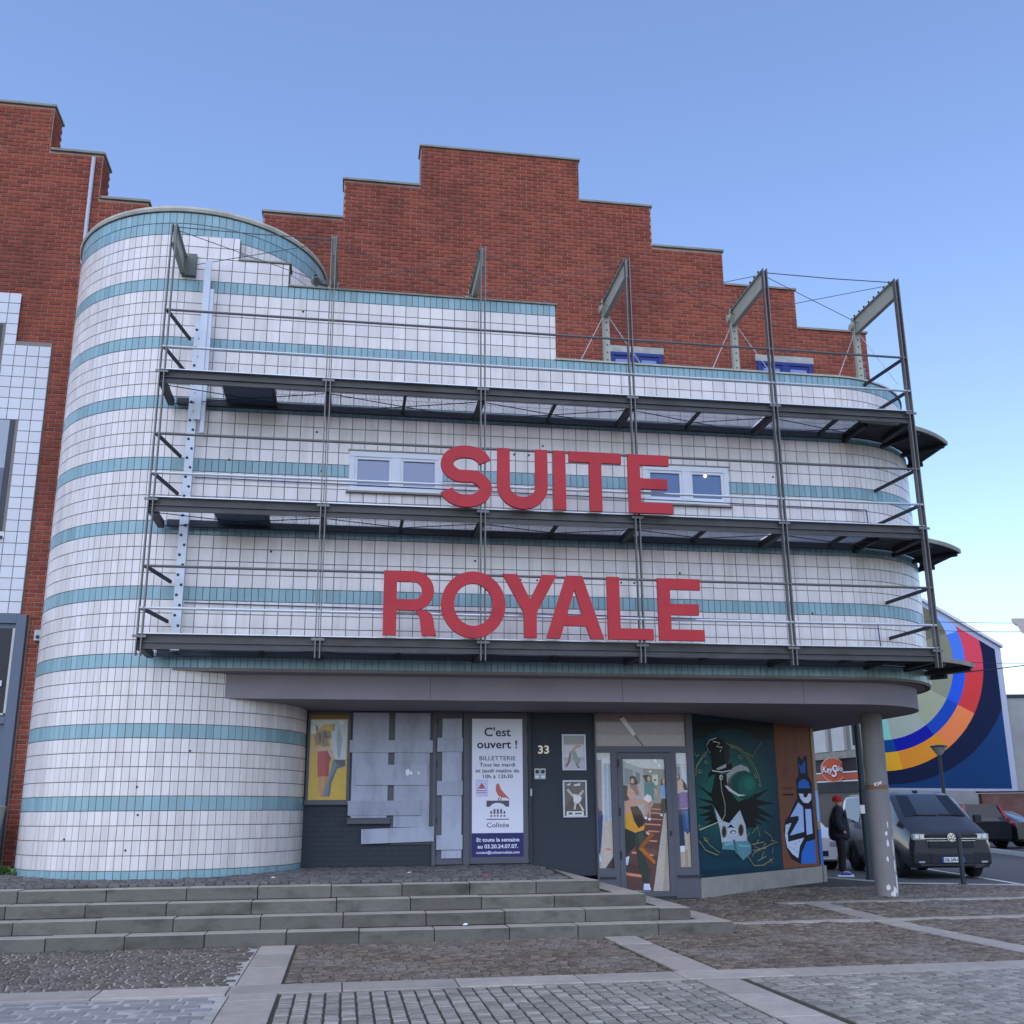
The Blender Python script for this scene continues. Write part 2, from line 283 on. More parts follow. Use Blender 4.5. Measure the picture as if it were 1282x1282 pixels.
ART = {
 'dancers': [
  ('c9a227', [(-0.568,3.131),(0.032,3.135),(0.033,1.774),(-0.557,1.777)], 0.0),
  ('8a6a1a', [(-0.568,3.131),(0.032,3.135),(0.033,3.029),(-0.568,3.025)], 0.0),
  ('c9cdc4', [(-0.566,3.025),(0.031,3.029),(0.026,2.947),(-0.119,2.97),(-0.351,2.945),(-0.464,2.851),(-0.565,2.897)], 0.0),
  ('b3bdb8', [(-0.564,2.967),(-0.443,2.921),(-0.486,2.816),(-0.565,2.828)], 0.0),
  ('b9bec2', [(-0.241,2.783),(-0.144,2.993),(0.024,3.018),(0.03,2.83),(0.018,2.367),(-0.156,2.378),(-0.22,2.528)], 0.0),
  ('8f979c', [(-0.118,2.923),(-0.041,2.714),(-0.077,2.413),(-0.111,2.39),(-0.145,2.713)], 0.0),
  ('8a6a4a', [(-0.462,2.816),(-0.348,2.857),(-0.242,2.829),(-0.223,2.736),(-0.283,2.685),(-0.25,2.597),(-0.36,2.578),(-0.42,2.62),(-0.476,2.592),(-0.505,2.735)], 0.0),
  ('5b3526', [(-0.443,2.793),(-0.312,2.822),(-0.278,2.736),(-0.342,2.708),(-0.357,2.615),(-0.421,2.661)], 0.0),
  ('a98a66', [(-0.393,2.828),(-0.367,2.759),(-0.382,2.666),(-0.366,2.597)], 0.0175),
  ('cfd3cc', [(-0.567,2.944),(-0.466,2.909),(-0.467,2.816),(-0.519,2.781),(-0.563,2.793)], 0.0),
  ('d5d8d2', [(-0.121,3.021),(-0.016,3.022),(-0.036,2.924),(-0.095,2.947)], 0.0),  # pale glare of the glass, painted into the print
  ('7a5a3a', [(-0.49,2.921),(-0.455,2.921),(-0.444,2.828),(-0.474,2.828)], 0.0),
  ('9a7448', [(-0.207,2.946),(-0.184,2.946),(-0.185,2.841),(-0.22,2.853)], 0.0),
  ('c9a08a', [(-0.555,2.55),(-0.338,2.585),(-0.244,2.563),(-0.254,2.505),(-0.45,2.509),(-0.554,2.516)], 0.0),
  ('b3263a', [(-0.438,2.505),(-0.22,2.528),(-0.19,2.482),(-0.246,2.298),(-0.246,2.115),(-0.422,2.104),(-0.438,2.321)], 0.0),
  ('8f1c30', [(-0.323,2.505),(-0.22,2.523),(-0.246,2.298),(-0.251,2.12),(-0.296,2.116)], 0.0),
  ('b98468', [(-0.411,2.104),(-0.342,2.107),(-0.341,1.787),(-0.38,1.788)], 0.0),
  ('a87458', [(-0.308,2.111),(-0.251,2.118),(-0.258,2.002),(-0.307,1.787),(-0.341,1.787)], 0.0),
  ('4c6f86', [(-0.191,2.367),(0.006,2.367),(0.021,2.275),(-0.116,2.229),(-0.2,2.002),(-0.227,1.787),(-0.325,1.787),(-0.289,1.911),(-0.228,2.138)], 0.0),
  ('34506a', [(-0.097,2.321),(0.009,2.275),(-0.116,2.229),(-0.2,2.002),(-0.216,1.821),(-0.25,1.798),(-0.225,2.047)], 0.0),
  ('2c3138', [(-0.168,2.378),(0.011,2.372),(0.009,2.275),(-0.049,2.271),(-0.131,2.31)], 0.0),
  ('c9a08a', [(-0.302,2.551),(-0.244,2.551),(-0.157,2.401),(-0.203,2.378)], 0.0),
 ],
 'door': [
  ('a9a59d', [(4.674,2.399),(5.433,2.396),(5.436,0.219),(4.686,0.261)], 0.0),
  ('cfcfc9', [(4.678,2.397),(5.433,2.392),(5.429,2.217),(5.048,2.236),(4.677,2.358)], 0.0),
  ('a8aaa6', [(4.677,2.358),(5.048,2.236),(5.062,1.631),(4.687,1.231)], 0.0),
  ('8f8d80', [(5.048,2.236),(5.429,2.217),(5.416,1.647),(5.062,1.631)], 0.0),
  ('7f8a8c', [(4.722,2.245),(4.869,2.208),(4.869,1.965),(4.722,1.966)], 0.0),
  ('6f797b', [(4.917,2.18),(4.995,2.151),(4.988,1.983),(4.919,1.984)], 0.0),
  ('c9c7b4', [(5.212,2.132),(5.312,2.132),(5.303,1.955),(5.21,1.955)], 0.0),
  ('30302c', [(5.274,2.039),(5.267,2.025),(5.253,2.02),(5.239,2.025),(5.234,2.039),(5.24,2.052),(5.254,2.057),(5.268,2.052)], 0.0),
  ('f4f4ee', [(5.233,2.386),(5.283,2.386),(5.311,2.333),(5.271,2.33)], 0.0),
  ('f4f4ee', [(5.309,2.301),(5.349,2.301),(5.367,2.264),(5.327,2.26)], 0.0),
  ('ecece6', [(5.155,2.196),(5.195,2.196),(5.2,2.17),(5.16,2.166)], 0.0),
  ('5b3d38', [(5.221,1.658),(5.379,1.651),(5.424,1.481),(5.15,0.237),(4.686,0.261),(4.697,0.87),(5.053,1.411)], 0.0),
  ('4a302d', [(4.702,0.691),(5.135,0.595),(5.09,0.453),(4.696,0.53)], 0.0),
  ('6d4c44', [(4.859,0.958),(5.246,0.899),(5.226,0.791),(4.797,0.86)], 0.0),
  ('b9ad9f', [(5.418,1.647),(5.43,1.481),(5.436,0.221),(5.149,0.237)], 0.0),
  ('a89c8e', [(5.418,1.151),(5.434,1.151),(5.39,0.225),(5.312,0.228)], 0.0),
  ('d98a6a', [(5.188,1.571),(5.355,1.555),(5.354,1.541),(5.177,1.557)], 0.0),
  ('d98a6a', [(5.175,1.505),(5.351,1.489),(5.351,1.474),(5.164,1.49)], 0.0),
  ('d98a6a', [(5.112,1.41),(5.347,1.393),(5.346,1.375),(5.101,1.388)], 0.0),
  ('d98a6a', [(5.05,1.328),(5.323,1.308),(5.322,1.286),(5.049,1.304)], 0.0),
  ('d98a6a', [(5.103,1.213),(5.299,1.198),(5.288,1.176),(5.083,1.191)], 0.0),
  ('d98a6a', [(5.077,1.058),(5.249,1.044),(5.248,1.02),(5.072,1.035)], 0.0),
  ('d98a6a', [(4.798,0.874),(5.174,0.819),(5.173,0.792),(4.796,0.842)], 0.0),
  ('d98a6a', [(4.692,0.539),(4.967,0.499),(4.965,0.455),(4.691,0.495)], 0.0),
  ('2b201d', [(4.805,2.086),(4.845,2.111),(4.904,2.099),(4.958,1.983),(4.898,1.946),(4.816,1.965)], 0.0),
  ('c59a84', [(4.887,2.025),(4.88,1.998),(4.862,1.982),(4.842,1.982),(4.825,1.999),(4.82,2.025),(4.827,2.051),(4.845,2.067),(4.866,2.067),(4.882,2.051)], 0.0),
  ('8d6f66', [(4.81,1.956),(4.938,1.965),(4.966,1.789),(4.833,1.789)], 0.0),
  ('c59a84', [(4.928,1.956),(4.965,1.909),(5.0,1.798),(4.97,1.789)], 0.0),
  ('3a2a24', [(5.033,2.114),(5.123,2.129),(5.191,2.104),(5.187,2.011),(5.098,2.002)], 0.0),
  ('c59a84', [(5.175,2.058),(5.168,2.031),(5.153,2.015),(5.134,2.015),(5.12,2.031),(5.116,2.058),(5.122,2.084),(5.138,2.1),(5.156,2.1),(5.171,2.084)], 0.0),
  ('3f7a78', [(5.067,1.992),(5.226,2.001),(5.286,1.88),(5.22,1.852),(5.223,1.704),(5.057,1.733)], 0.0),
  ('c59a84', [(5.222,1.908),(5.275,1.889),(5.286,1.796),(5.256,1.787)], 0.0),
  ('b98f7d', [(5.062,1.723),(5.124,1.705),(5.093,1.429),(5.058,1.438)], 0.0),
  ('a87f6d', [(5.128,1.705),(5.18,1.704),(5.151,1.41),(5.112,1.419)], 0.0),
  ('e6e6ea', [(5.05,1.438),(5.093,1.429),(5.081,1.388),(5.045,1.401)], 0.0),
  ('e6e6ea', [(5.108,1.414),(5.155,1.41),(5.145,1.369),(5.103,1.377)], 0.0),
  ('3a2a24', [(5.357,2.038),(5.388,2.066),(5.393,1.964),(5.357,1.945)], 0.0),
  ('d0a593', [(5.428,2.016),(5.422,1.989),(5.409,1.973),(5.394,1.973),(5.383,1.99),(5.38,2.016),(5.386,2.042),(5.398,2.059),(5.413,2.059),(5.424,2.042)], 0.0),
  ('6f9fd0', [(5.342,1.936),(5.437,1.954),(5.434,1.731),(5.343,1.731)], 0.0),
  ('c59a84', [(5.337,1.815),(5.363,1.815),(5.344,1.666),(5.324,1.676)], 0.0),
  ('20222a', [(5.347,1.726),(5.434,1.731),(5.423,1.5),(5.391,1.481),(5.382,1.629),(5.361,1.482),(5.331,1.482)], 0.0),
  ('d9d9dd', [(5.322,1.482),(5.361,1.482),(5.359,1.436),(5.32,1.445)], 0.0),
  ('c79784', [(4.74,1.928),(4.837,1.9),(4.878,1.854),(4.911,1.78),(4.879,1.728),(4.791,1.725),(4.751,1.799)], 0.0),
  ('2a1d1c', [(4.692,1.956),(4.77,1.947),(4.751,1.799),(4.787,1.721),(4.731,1.688),(4.682,1.696)], 0.0),
  ('d99a2b', [(4.708,1.486),(4.806,1.596),(4.924,1.613),(4.987,1.484),(5.043,1.264),(5.005,1.201),(4.848,1.179),(4.705,1.249)], 0.0),
  ('c0907c', [(4.695,1.679),(4.79,1.688),(4.803,1.513),(4.708,1.486)], 0.0),
  ('33211d', [(4.796,1.596),(4.924,1.613),(4.989,1.521),(5.037,1.392),(5.019,1.292),(4.929,1.247),(4.856,1.376)], 0.0),
  ('c0907c', [(4.692,1.688),(4.87,1.724),(5.126,1.745),(5.184,1.704),(5.024,1.65),(4.786,1.596),(4.697,1.615)], 0.0),
  ('ddd5d0', [(5.027,1.724),(5.099,1.806),(5.167,1.778),(5.187,1.704),(5.123,1.664)], 0.0),
  ('23282a', [(4.695,1.246),(4.887,1.166),(4.864,0.976),(4.692,0.78)], 0.0),
  ('2c3a30', [(4.867,1.166),(5.029,1.219),(5.102,1.082),(4.983,0.902),(5.085,0.56),(5.071,0.364),(4.98,0.365),(4.916,0.67),(4.856,0.976)], 0.0),
  ('3c4b3e', [(4.906,1.156),(4.995,1.183),(5.039,1.082),(4.946,0.939)], 0.0),
  ('d8b0a0', [(5.054,1.2),(5.131,1.163),(5.1,1.133),(5.062,1.155)], 0.0),
  ('9a5210', [(5.141,1.181),(5.202,1.144),(5.004,0.929),(4.912,0.921)], 0.0),
  ('b8651a', [(5.004,0.929),(5.214,0.701),(5.177,0.662),(4.912,0.921)], 0.0),
  ('cdd6ea', [(4.986,0.357),(5.082,0.355),(5.105,0.253),(4.978,0.259)], 0.0),
  ('cdd6ea', [(4.688,0.784),(4.756,0.797),(4.722,0.654),(4.687,0.664)], 0.0),
 ],
 'right_lite': [
  ('b5b3b0', [(5.625,2.495),(5.826,2.495),(5.835,0.602),(5.633,0.605)], 0.0),
  ('d6d6d4', [(5.625,2.495),(5.826,2.495),(5.83,2.301),(5.63,2.32)], 0.0),
  ('8f9090', [(5.627,2.264),(5.707,2.254),(5.706,2.038),(5.626,2.038)], 0.0),
  ('c9ced6', [(5.719,2.301),(5.83,2.292),(5.834,1.813),(5.752,1.962)], 0.0),
  ('b9aa96', [(5.637,1.149),(5.832,1.147),(5.835,0.602),(5.633,0.605)], 0.0),
  ('a3937f', [(5.716,0.893),(5.775,0.892),(5.78,0.605),(5.721,0.606)], 0.0),
  ('3a2b28', [(5.631,2.132),(5.691,2.141),(5.697,2.056),(5.633,2.057)], 0.0),
  ('c9a08e', [(5.679,2.098),(5.672,2.071),(5.657,2.06),(5.644,2.071),(5.639,2.098),(5.646,2.124),(5.661,2.135),(5.675,2.124)], 0.0),
  ('2a1f1f', [(5.64,2.042),(5.737,2.056),(5.812,1.962),(5.831,1.869),(5.767,1.869),(5.728,1.963)], 0.0),
  ('d0a593', [(5.752,1.966),(5.743,1.923),(5.722,1.892),(5.696,1.88),(5.671,1.892),(5.653,1.923),(5.648,1.967),(5.658,2.01),(5.678,2.041),(5.705,2.053),(5.73,2.041),(5.748,2.009)], 0.0),
  ('d0a593', [(5.665,1.897),(5.729,1.897),(5.734,1.813),(5.661,1.813)], 0.0),
  ('7d6496', [(5.636,1.804),(5.726,1.841),(5.829,1.831),(5.824,1.58),(5.636,1.554)], 0.0),
  ('5f4a78', [(5.636,1.804),(5.675,1.813),(5.672,1.563),(5.636,1.554)], 0.0),
  ('22304a', [(5.643,1.553),(5.721,1.553),(5.735,0.947),(5.644,0.949)], 0.0),
  ('2f4f80', [(5.707,1.553),(5.835,1.563),(5.84,1.184),(5.789,1.144),(5.728,1.194)], 0.0),
  ('456aa0', [(5.749,1.516),(5.808,1.515),(5.815,1.257),(5.774,1.239)], 0.0),
  ('dfe2ea', [(5.644,0.949),(5.72,0.957),(5.726,0.857),(5.644,0.858)], 0.0),
 ],
 'left_lite': [
  ('c4c2c0', [(4.229,2.502),(4.473,2.502),(4.483,0.608),(4.232,0.615)], 0.0),
  ('8d8a8c', [(4.231,2.38),(4.321,2.375),(4.315,1.342),(4.23,1.291)], 0.0),
  ('d4d3d2', [(4.327,2.38),(4.475,2.462),(4.479,2.326),(4.339,2.299)], 0.0),
  ('9fb0bd', [(4.368,2.321),(4.478,2.307),(4.477,1.42),(4.354,1.329)], 0.0),
  ('d4dade', [(4.419,2.321),(4.427,2.321),(4.417,1.373),(4.408,1.368)], 0.0),
  ('c0b4a6', [(4.236,1.29),(4.482,1.393),(4.483,0.608),(4.232,0.615)], 0.0),
  ('4a3633', [(4.342,0.613),(4.484,0.794),(4.483,0.608)], 0.0),
  ('b8322e', [(4.234,1.606),(4.266,1.566),(4.258,1.474),(4.233,1.474)], 0.0),
  ('2c3f72', [(4.234,1.532),(4.302,1.547),(4.324,1.447),(4.286,1.029),(4.261,0.848),(4.234,0.849)], 0.0),
  ('df6a3a', [(4.352,0.93),(4.441,0.924),(4.44,0.903),(4.357,0.907)], 0.0),
  ('d7dcec', [(4.236,0.836),(4.265,0.797),(4.282,0.724),(4.235,0.707)], 0.0),
 ],
 'transom': [
  ('80706e', [(4.222,3.167),(5.823,3.17),(5.822,2.606),(4.226,2.602)], 0.0),
  ('8f807d', [(4.224,3.007),(5.82,3.011),(5.821,2.794),(4.223,2.801)], 0.0),
  ('9c8e8a', [(4.223,2.801),(5.821,2.794),(5.822,2.606),(4.226,2.602)], 0.0),
  ('d3cbc4', [(4.667,3.07),(4.737,3.11),(4.945,2.818),(4.898,2.777)], 0.0),
  ('3f3836', [(4.662,3.092),(4.726,3.126),(4.737,3.11),(4.667,3.07)], 0.0),
  ('4a4240', [(4.915,2.779),(4.939,2.802),(5.087,2.61),(5.058,2.607)], 0.0),
 ],
 'bird': [
  ('0b3040', [(-0.049,3.035),(2.925,3.18),(2.808,0.509),(-0.046,0.565)], 0.0),
  ('071318', [(-0.049,3.035),(2.925,3.18),(2.916,3.025),(-0.045,2.883)], 0.0),
  ('091a20', [(-0.045,2.883),(2.916,3.025),(2.912,2.866),(-0.039,2.741)], 0.0),
  ('0c3a4a', [(-0.05,0.899),(2.834,0.86),(2.808,0.509),(-0.046,0.565)], 0.0),
  ('0c3442', [(2.817,1.815),(2.803,1.542),(2.66,1.287),(2.402,1.064),(2.082,0.885),(1.722,0.757),(1.341,0.686),(0.96,0.671),(0.596,0.712),(0.264,0.804),(-0.021,0.941),(-0.02,1.112),(-0.017,1.317),(-0.013,1.548),(-0.009,1.793),(-0.006,2.04),(-0.002,2.276),(0.002,2.489),(0.147,2.674),(0.471,2.826),(0.837,2.93),(1.227,2.981),(1.622,2.971),(2.0,2.9),(2.338,2.768),(2.617,2.583),(2.816,2.352),(2.831,2.09)], 0.0),
  ('0e3b45', [(2.758,1.815),(2.677,1.566),(2.515,1.333),(2.281,1.129),(1.992,0.965),(1.665,0.848),(1.319,0.781),(0.971,0.766),(0.638,0.802),(0.334,0.886),(0.072,1.011),(-0.019,1.17),(-0.016,1.358),(-0.013,1.569),(-0.009,1.793),(-0.006,2.018),(-0.002,2.234),(0.001,2.429),(0.229,2.601),(0.526,2.739),(0.86,2.833),(1.215,2.878),(1.574,2.868),(1.916,2.801),(2.222,2.681),(2.473,2.511),(2.653,2.302),(2.75,2.065)], 0.0),
  ('114248', [(2.587,1.813),(2.516,1.589),(2.37,1.379),(2.162,1.195),(1.903,1.045),(1.609,0.938),(1.297,0.876),(0.982,0.862),(0.68,0.893),(0.404,0.968),(0.166,1.082),(-0.018,1.227),(-0.016,1.398),(-0.013,1.59),(-0.009,1.793),(-0.006,1.997),(-0.003,2.192),(0.086,2.371),(0.311,2.528),(0.58,2.652),(0.883,2.736),(1.203,2.775),(1.526,2.765),(1.833,2.704),(2.108,2.594),(2.332,2.441),(2.493,2.252),(2.579,2.039)], 0.0),
  ('13494a', [(2.418,1.812),(2.355,1.612),(2.228,1.424),(2.043,1.259),(1.814,1.125),(1.552,1.028),(1.274,0.972),(0.993,0.957),(0.723,0.985),(0.475,1.051),(0.261,1.153),(0.09,1.284),(-0.015,1.439),(-0.012,1.611),(-0.009,1.793),(-0.006,1.976),(0.035,2.152),(0.191,2.314),(0.393,2.454),(0.635,2.564),(0.905,2.639),(1.191,2.673),(1.478,2.662),(1.751,2.607),(1.994,2.508),(2.192,2.371),(2.334,2.203),(2.411,2.013)], 0.0),
  ('16504d', [(2.251,1.811),(2.197,1.635),(2.086,1.469),(1.925,1.324),(1.725,1.204),(1.496,1.118),(1.252,1.067),(1.004,1.054),(0.765,1.077),(0.547,1.135),(0.357,1.225),(0.205,1.341),(0.096,1.479),(0.036,1.632),(0.025,1.793),(0.067,1.956),(0.158,2.113),(0.297,2.256),(0.476,2.38),(0.69,2.477),(0.928,2.542),(1.179,2.571),(1.431,2.56),(1.67,2.511),(1.881,2.423),(2.054,2.302),(2.178,2.154),(2.245,1.987)], 0.0),
  ('185650', [(2.087,1.809),(2.04,1.657),(1.946,1.514),(1.808,1.387),(1.636,1.284),(1.44,1.208),(1.229,1.163),(1.015,1.15),(0.809,1.17),(0.619,1.22),(0.454,1.298),(0.321,1.399),(0.227,1.52),(0.174,1.653),(0.166,1.794),(0.202,1.937),(0.282,2.073),(0.403,2.198),(0.559,2.306),(0.745,2.39),(0.951,2.445),(1.168,2.469),(1.384,2.459),(1.589,2.416),(1.77,2.339),(1.918,2.234),(2.024,2.106),(2.081,1.962)], 0.0),
  ('1a5d52', [(1.924,1.808),(1.885,1.68),(1.807,1.558),(1.692,1.451),(1.548,1.362),(1.384,1.297),(1.207,1.258),(1.026,1.247),(0.852,1.263),(0.691,1.305),(0.551,1.371),(0.439,1.458),(0.359,1.561),(0.315,1.675),(0.308,1.796),(0.339,1.917),(0.408,2.034),(0.51,2.14),(0.643,2.231),(0.8,2.302),(0.974,2.348),(1.156,2.368),(1.338,2.359),(1.509,2.321),(1.66,2.256),(1.783,2.167),(1.871,2.059),(1.919,1.937)], 0.0),
  ('1d6455', [(1.763,1.807),(1.732,1.702),(1.669,1.602),(1.577,1.514),(1.461,1.441),(1.328,1.386),(1.184,1.354),(1.038,1.344),(0.895,1.357),(0.764,1.391),(0.65,1.445),(0.558,1.517),(0.493,1.602),(0.457,1.697),(0.451,1.797),(0.478,1.897),(0.534,1.994),(0.618,2.081),(0.727,2.156),(0.855,2.214),(0.997,2.252),(1.144,2.267),(1.291,2.259),(1.429,2.228),(1.551,2.174),(1.65,2.101),(1.721,2.012),(1.759,1.912)], 0.0),
  ('1f6b58', [(1.604,1.806),(1.581,1.723),(1.532,1.645),(1.462,1.576),(1.374,1.518),(1.272,1.476),(1.162,1.45),(1.049,1.441),(0.939,1.451),(0.838,1.478),(0.75,1.52),(0.679,1.577),(0.628,1.644),(0.6,1.719),(0.597,1.798),(0.617,1.877),(0.661,1.953),(0.727,2.022),(0.811,2.081),(0.91,2.126),(1.019,2.155),(1.133,2.167),(1.245,2.16),(1.351,2.135),(1.443,2.093),(1.519,2.035),(1.572,1.966),(1.601,1.888)], 0.0),
  ('07090b', [(-0.019,1.981),(0.524,1.797),(0.571,1.697)], 0.0),
  ('07090b', [(-0.024,1.734),(0.494,1.697),(0.562,1.616)], 0.0),
  ('07090b', [(-0.021,1.577),(0.487,1.626),(0.551,1.516)], 0.0),
  ('07090b', [(0.021,1.44),(0.496,1.536),(0.581,1.436)], 0.0),
  ('07090b', [(0.16,1.36),(0.528,1.476),(0.611,1.356)], 0.0),
  ('07090b', [(0.226,1.281),(0.577,1.396),(0.683,1.315)], 0.0),
  ('07090b', [(2.54,1.922),(1.915,1.808),(1.814,1.68)], 0.0),
  ('07090b', [(2.702,1.644),(1.948,1.734),(1.845,1.596)], 0.0),
  ('07090b', [(2.632,1.384),(1.934,1.628),(1.79,1.491)], 0.0),
  ('07090b', [(2.461,1.3),(1.877,1.512),(1.737,1.408)], 0.0),
  ('07090b', [(2.164,1.267),(1.781,1.428),(1.643,1.325)], 0.0),
  ('07090b', [(2.009,1.227),(1.732,1.366),(1.589,1.222)], 0.0),
  ('07090b', [(0.429,1.796),(0.637,1.96),(0.611,1.717)], 0.0),
  ('07090b', [(2.26,1.811),(1.822,1.744),(1.641,1.638)], 0.0),
  ('07090b', [(0.467,1.797),(0.659,2.165),(1.011,2.152),(1.005,1.924),(1.358,1.679),(1.912,1.787),(2.021,1.639),(1.786,1.303),(1.586,1.202),(1.379,1.514),(0.994,1.312),(0.724,1.335),(0.556,1.556)], 0.0),
  ('0f4a40', [(2.075,1.981),(2.041,1.902),(1.963,1.831),(1.851,1.775),(1.715,1.739),(1.569,1.726),(1.428,1.737),(1.305,1.771),(1.211,1.825),(1.155,1.892),(1.142,1.967),(1.173,2.044),(1.245,2.114),(1.353,2.17),(1.486,2.209),(1.631,2.224),(1.776,2.215),(1.904,2.182),(2.003,2.128),(2.062,2.059)], 0.0),
  ('156052', [(2.036,1.98),(2.007,1.915),(1.942,1.858),(1.848,1.816),(1.738,1.793),(1.625,1.792),(1.522,1.813),(1.442,1.853),(1.393,1.908),(1.381,1.971),(1.408,2.034),(1.471,2.091),(1.562,2.134),(1.671,2.159),(1.785,2.161),(1.89,2.141),(1.974,2.1),(2.024,2.044)], 0.0),
  ('1d7362', [(1.942,2.011),(1.919,1.964),(1.867,1.926),(1.796,1.905),(1.721,1.904),(1.657,1.924),(1.615,1.96),(1.604,2.006),(1.626,2.052),(1.677,2.09),(1.747,2.111),(1.823,2.113),(1.888,2.094),(1.931,2.057)], 0.0),
  ('a9a6a4', [(1.011,2.152),(1.268,2.283),(1.521,2.343),(1.766,2.296),(1.847,2.202),(1.633,2.239),(1.381,2.206),(1.187,2.114),(1.013,1.997)], 0.0),
  ('6d6a6a', [(1.013,1.997),(1.084,2.091),(1.212,2.156),(1.381,2.206),(1.187,2.11),(1.074,2.008)], 0.0),
  ('6a3a34', [(1.031,1.976),(1.175,2.009),(1.21,1.968),(1.087,1.946)], 0.0),
  ('cfcfcb', [(0.93,1.96),(1.058,1.867),(1.37,1.773),(1.649,1.795),(1.374,1.812),(1.161,1.889),(1.02,1.953)], 0.0),
  ('07090b', [(0.369,2.626),(0.487,2.73),(0.726,2.787),(0.968,2.76),(1.001,2.343),(0.555,2.203),(0.556,2.428)], 0.0),
  ('2a2424', [(0.965,2.735),(1.149,2.658),(1.165,2.448),(1.03,2.318),(1.001,2.343)], 0.0),
  ('07090b', [(0.407,2.139),(0.53,2.219),(1.196,2.361),(1.236,2.293),(1.137,2.206),(0.855,2.169),(0.521,2.131),(0.439,2.079)], 0.0),
  ('aab0b0', [(0.667,2.243),(1.012,2.339),(1.009,2.276),(0.751,2.224)], 0.0),
  ('d9d9d4', [(0.53,2.219),(0.858,2.198),(1.181,2.239),(1.139,2.217),(0.856,2.179),(0.547,2.199)], 0.0),
  ('c9c9c4', [(0.878,2.097),(0.864,2.068),(0.832,2.05),(0.796,2.049),(0.768,2.066),(0.76,2.095),(0.775,2.124),(0.806,2.143),(0.843,2.144),(0.87,2.126)], 0.0),
  ('07090b', [(0.854,2.093),(0.845,2.075),(0.828,2.068),(0.812,2.075),(0.807,2.092),(0.816,2.109),(0.833,2.117),(0.849,2.11)], 0.0),
  ('b9c2cc', [(0.54,1.586),(0.765,1.355),(1.002,1.308),(1.39,1.534),(1.553,1.264),(1.578,0.976),(0.723,0.976),(0.68,1.216)], 0.0),
  ('07090b', [(0.906,1.222),(1.051,1.291),(1.182,1.218),(1.045,1.24)], 0.0),
  ('5f8f98', [(0.744,0.995),(1.581,0.996),(1.697,0.932),(1.699,0.788),(1.397,0.666),(1.118,0.846),(0.712,0.877)], 0.0),
  ('7fb0ba', [(0.8,0.974),(1.075,0.988),(1.11,0.947),(0.794,0.925)], 0.0),
  ('7fb0ba', [(1.269,0.942),(1.632,0.913),(1.628,0.882),(1.266,0.912)], 0.0),
  ('3f6f7a', [(1.08,1.028),(1.159,1.026),(1.23,0.782),(1.151,0.785)], 0.0),
  ('6b5a36', [(0.899,1.162),(0.885,1.117),(0.857,1.081),(0.821,1.062),(0.783,1.063),(0.751,1.083),(0.732,1.12),(0.728,1.165),(0.742,1.21),(0.769,1.246),(0.806,1.265),(0.844,1.265),(0.876,1.244),(0.895,1.207)], 0.0),
  ('2a2318', [(0.86,1.163),(0.852,1.13),(0.836,1.104),(0.815,1.089),(0.795,1.09),(0.778,1.105),(0.768,1.131),(0.767,1.164),(0.775,1.197),(0.791,1.223),(0.811,1.238),(0.832,1.237),(0.849,1.222),(0.859,1.196)], 0.0),
  ('6b5a36', [(1.477,1.183),(1.462,1.137),(1.43,1.1),(1.388,1.081),(1.345,1.082),(1.309,1.103),(1.287,1.14),(1.283,1.186),(1.298,1.232),(1.329,1.268),(1.371,1.289),(1.414,1.288),(1.451,1.267),(1.473,1.229)], 0.0),
  ('2a2318', [(1.432,1.184),(1.423,1.15),(1.405,1.123),(1.382,1.109),(1.359,1.109),(1.339,1.124),(1.328,1.152),(1.327,1.185),(1.336,1.219),(1.354,1.246),(1.377,1.26),(1.401,1.26),(1.42,1.245),(1.431,1.218)], 0.0),
  ('cfd6dc', [(1.275,1.156),(1.255,1.129),(1.206,1.109),(1.137,1.099),(1.063,1.1),(0.998,1.113),(0.955,1.135),(0.942,1.161),(0.961,1.187),(1.009,1.207),(1.077,1.218),(1.151,1.217),(1.217,1.204),(1.261,1.182)], 0.0),
  ('55606a', [(1.226,1.152),(1.213,1.137),(1.178,1.125),(1.129,1.119),(1.076,1.119),(1.03,1.127),(0.998,1.141),(0.988,1.156),(1.002,1.172),(1.036,1.184),(1.085,1.19),(1.138,1.189),(1.185,1.182),(1.216,1.168)], 0.0),
  ('cfd6dc', [(1.186,1.147),(1.178,1.139),(1.157,1.133),(1.128,1.13),(1.096,1.131),(1.068,1.135),(1.049,1.141),(1.043,1.149),(1.051,1.157),(1.071,1.163),(1.1,1.166),(1.132,1.166),(1.16,1.162),(1.179,1.155)], 0.0),
  ('c9c49a', [(0.791,2.126),(0.803,1.881),(0.894,1.637),(0.873,1.454),(0.765,1.355),(0.375,1.279),(0.035,1.206)], 0.0145),
  ('9a9464', [(-0.063,2.099),(0.034,2.271),(0.229,2.438),(0.409,2.536)], 0.0126),
  ('9a9464', [(-0.033,2.219),(0.187,2.386),(0.384,2.474)], 0.0108),
  ('9a9464', [(1.073,2.697),(1.434,2.649),(1.754,2.532),(1.985,2.345),(2.133,2.154),(2.179,1.95)], 0.0145),
  ('9a9464', [(1.15,2.662),(1.47,2.603),(1.746,2.467),(1.937,2.301),(2.084,2.11)], 0.009),
  ('9a9464', [(1.757,2.554),(1.962,2.496),(2.111,2.643),(2.34,2.784)], 0.0108),
  ('9a9464', [(-0.044,2.499),(0.061,2.432),(0.139,2.475)], 0.0108),
  ('9a9464', [(-0.011,1.033),(0.185,0.873),(0.568,0.779)], 0.0145),
  ('9a9464', [(0.133,1.088),(0.341,0.946),(0.629,0.817)], 0.0108),
  ('9a9464', [(1.763,1.126),(1.968,1.238),(2.027,1.049)], 0.0145),
  ('9a9464', [(1.717,0.927),(2.144,0.962),(2.237,0.855),(1.745,0.823)], 0.0145),
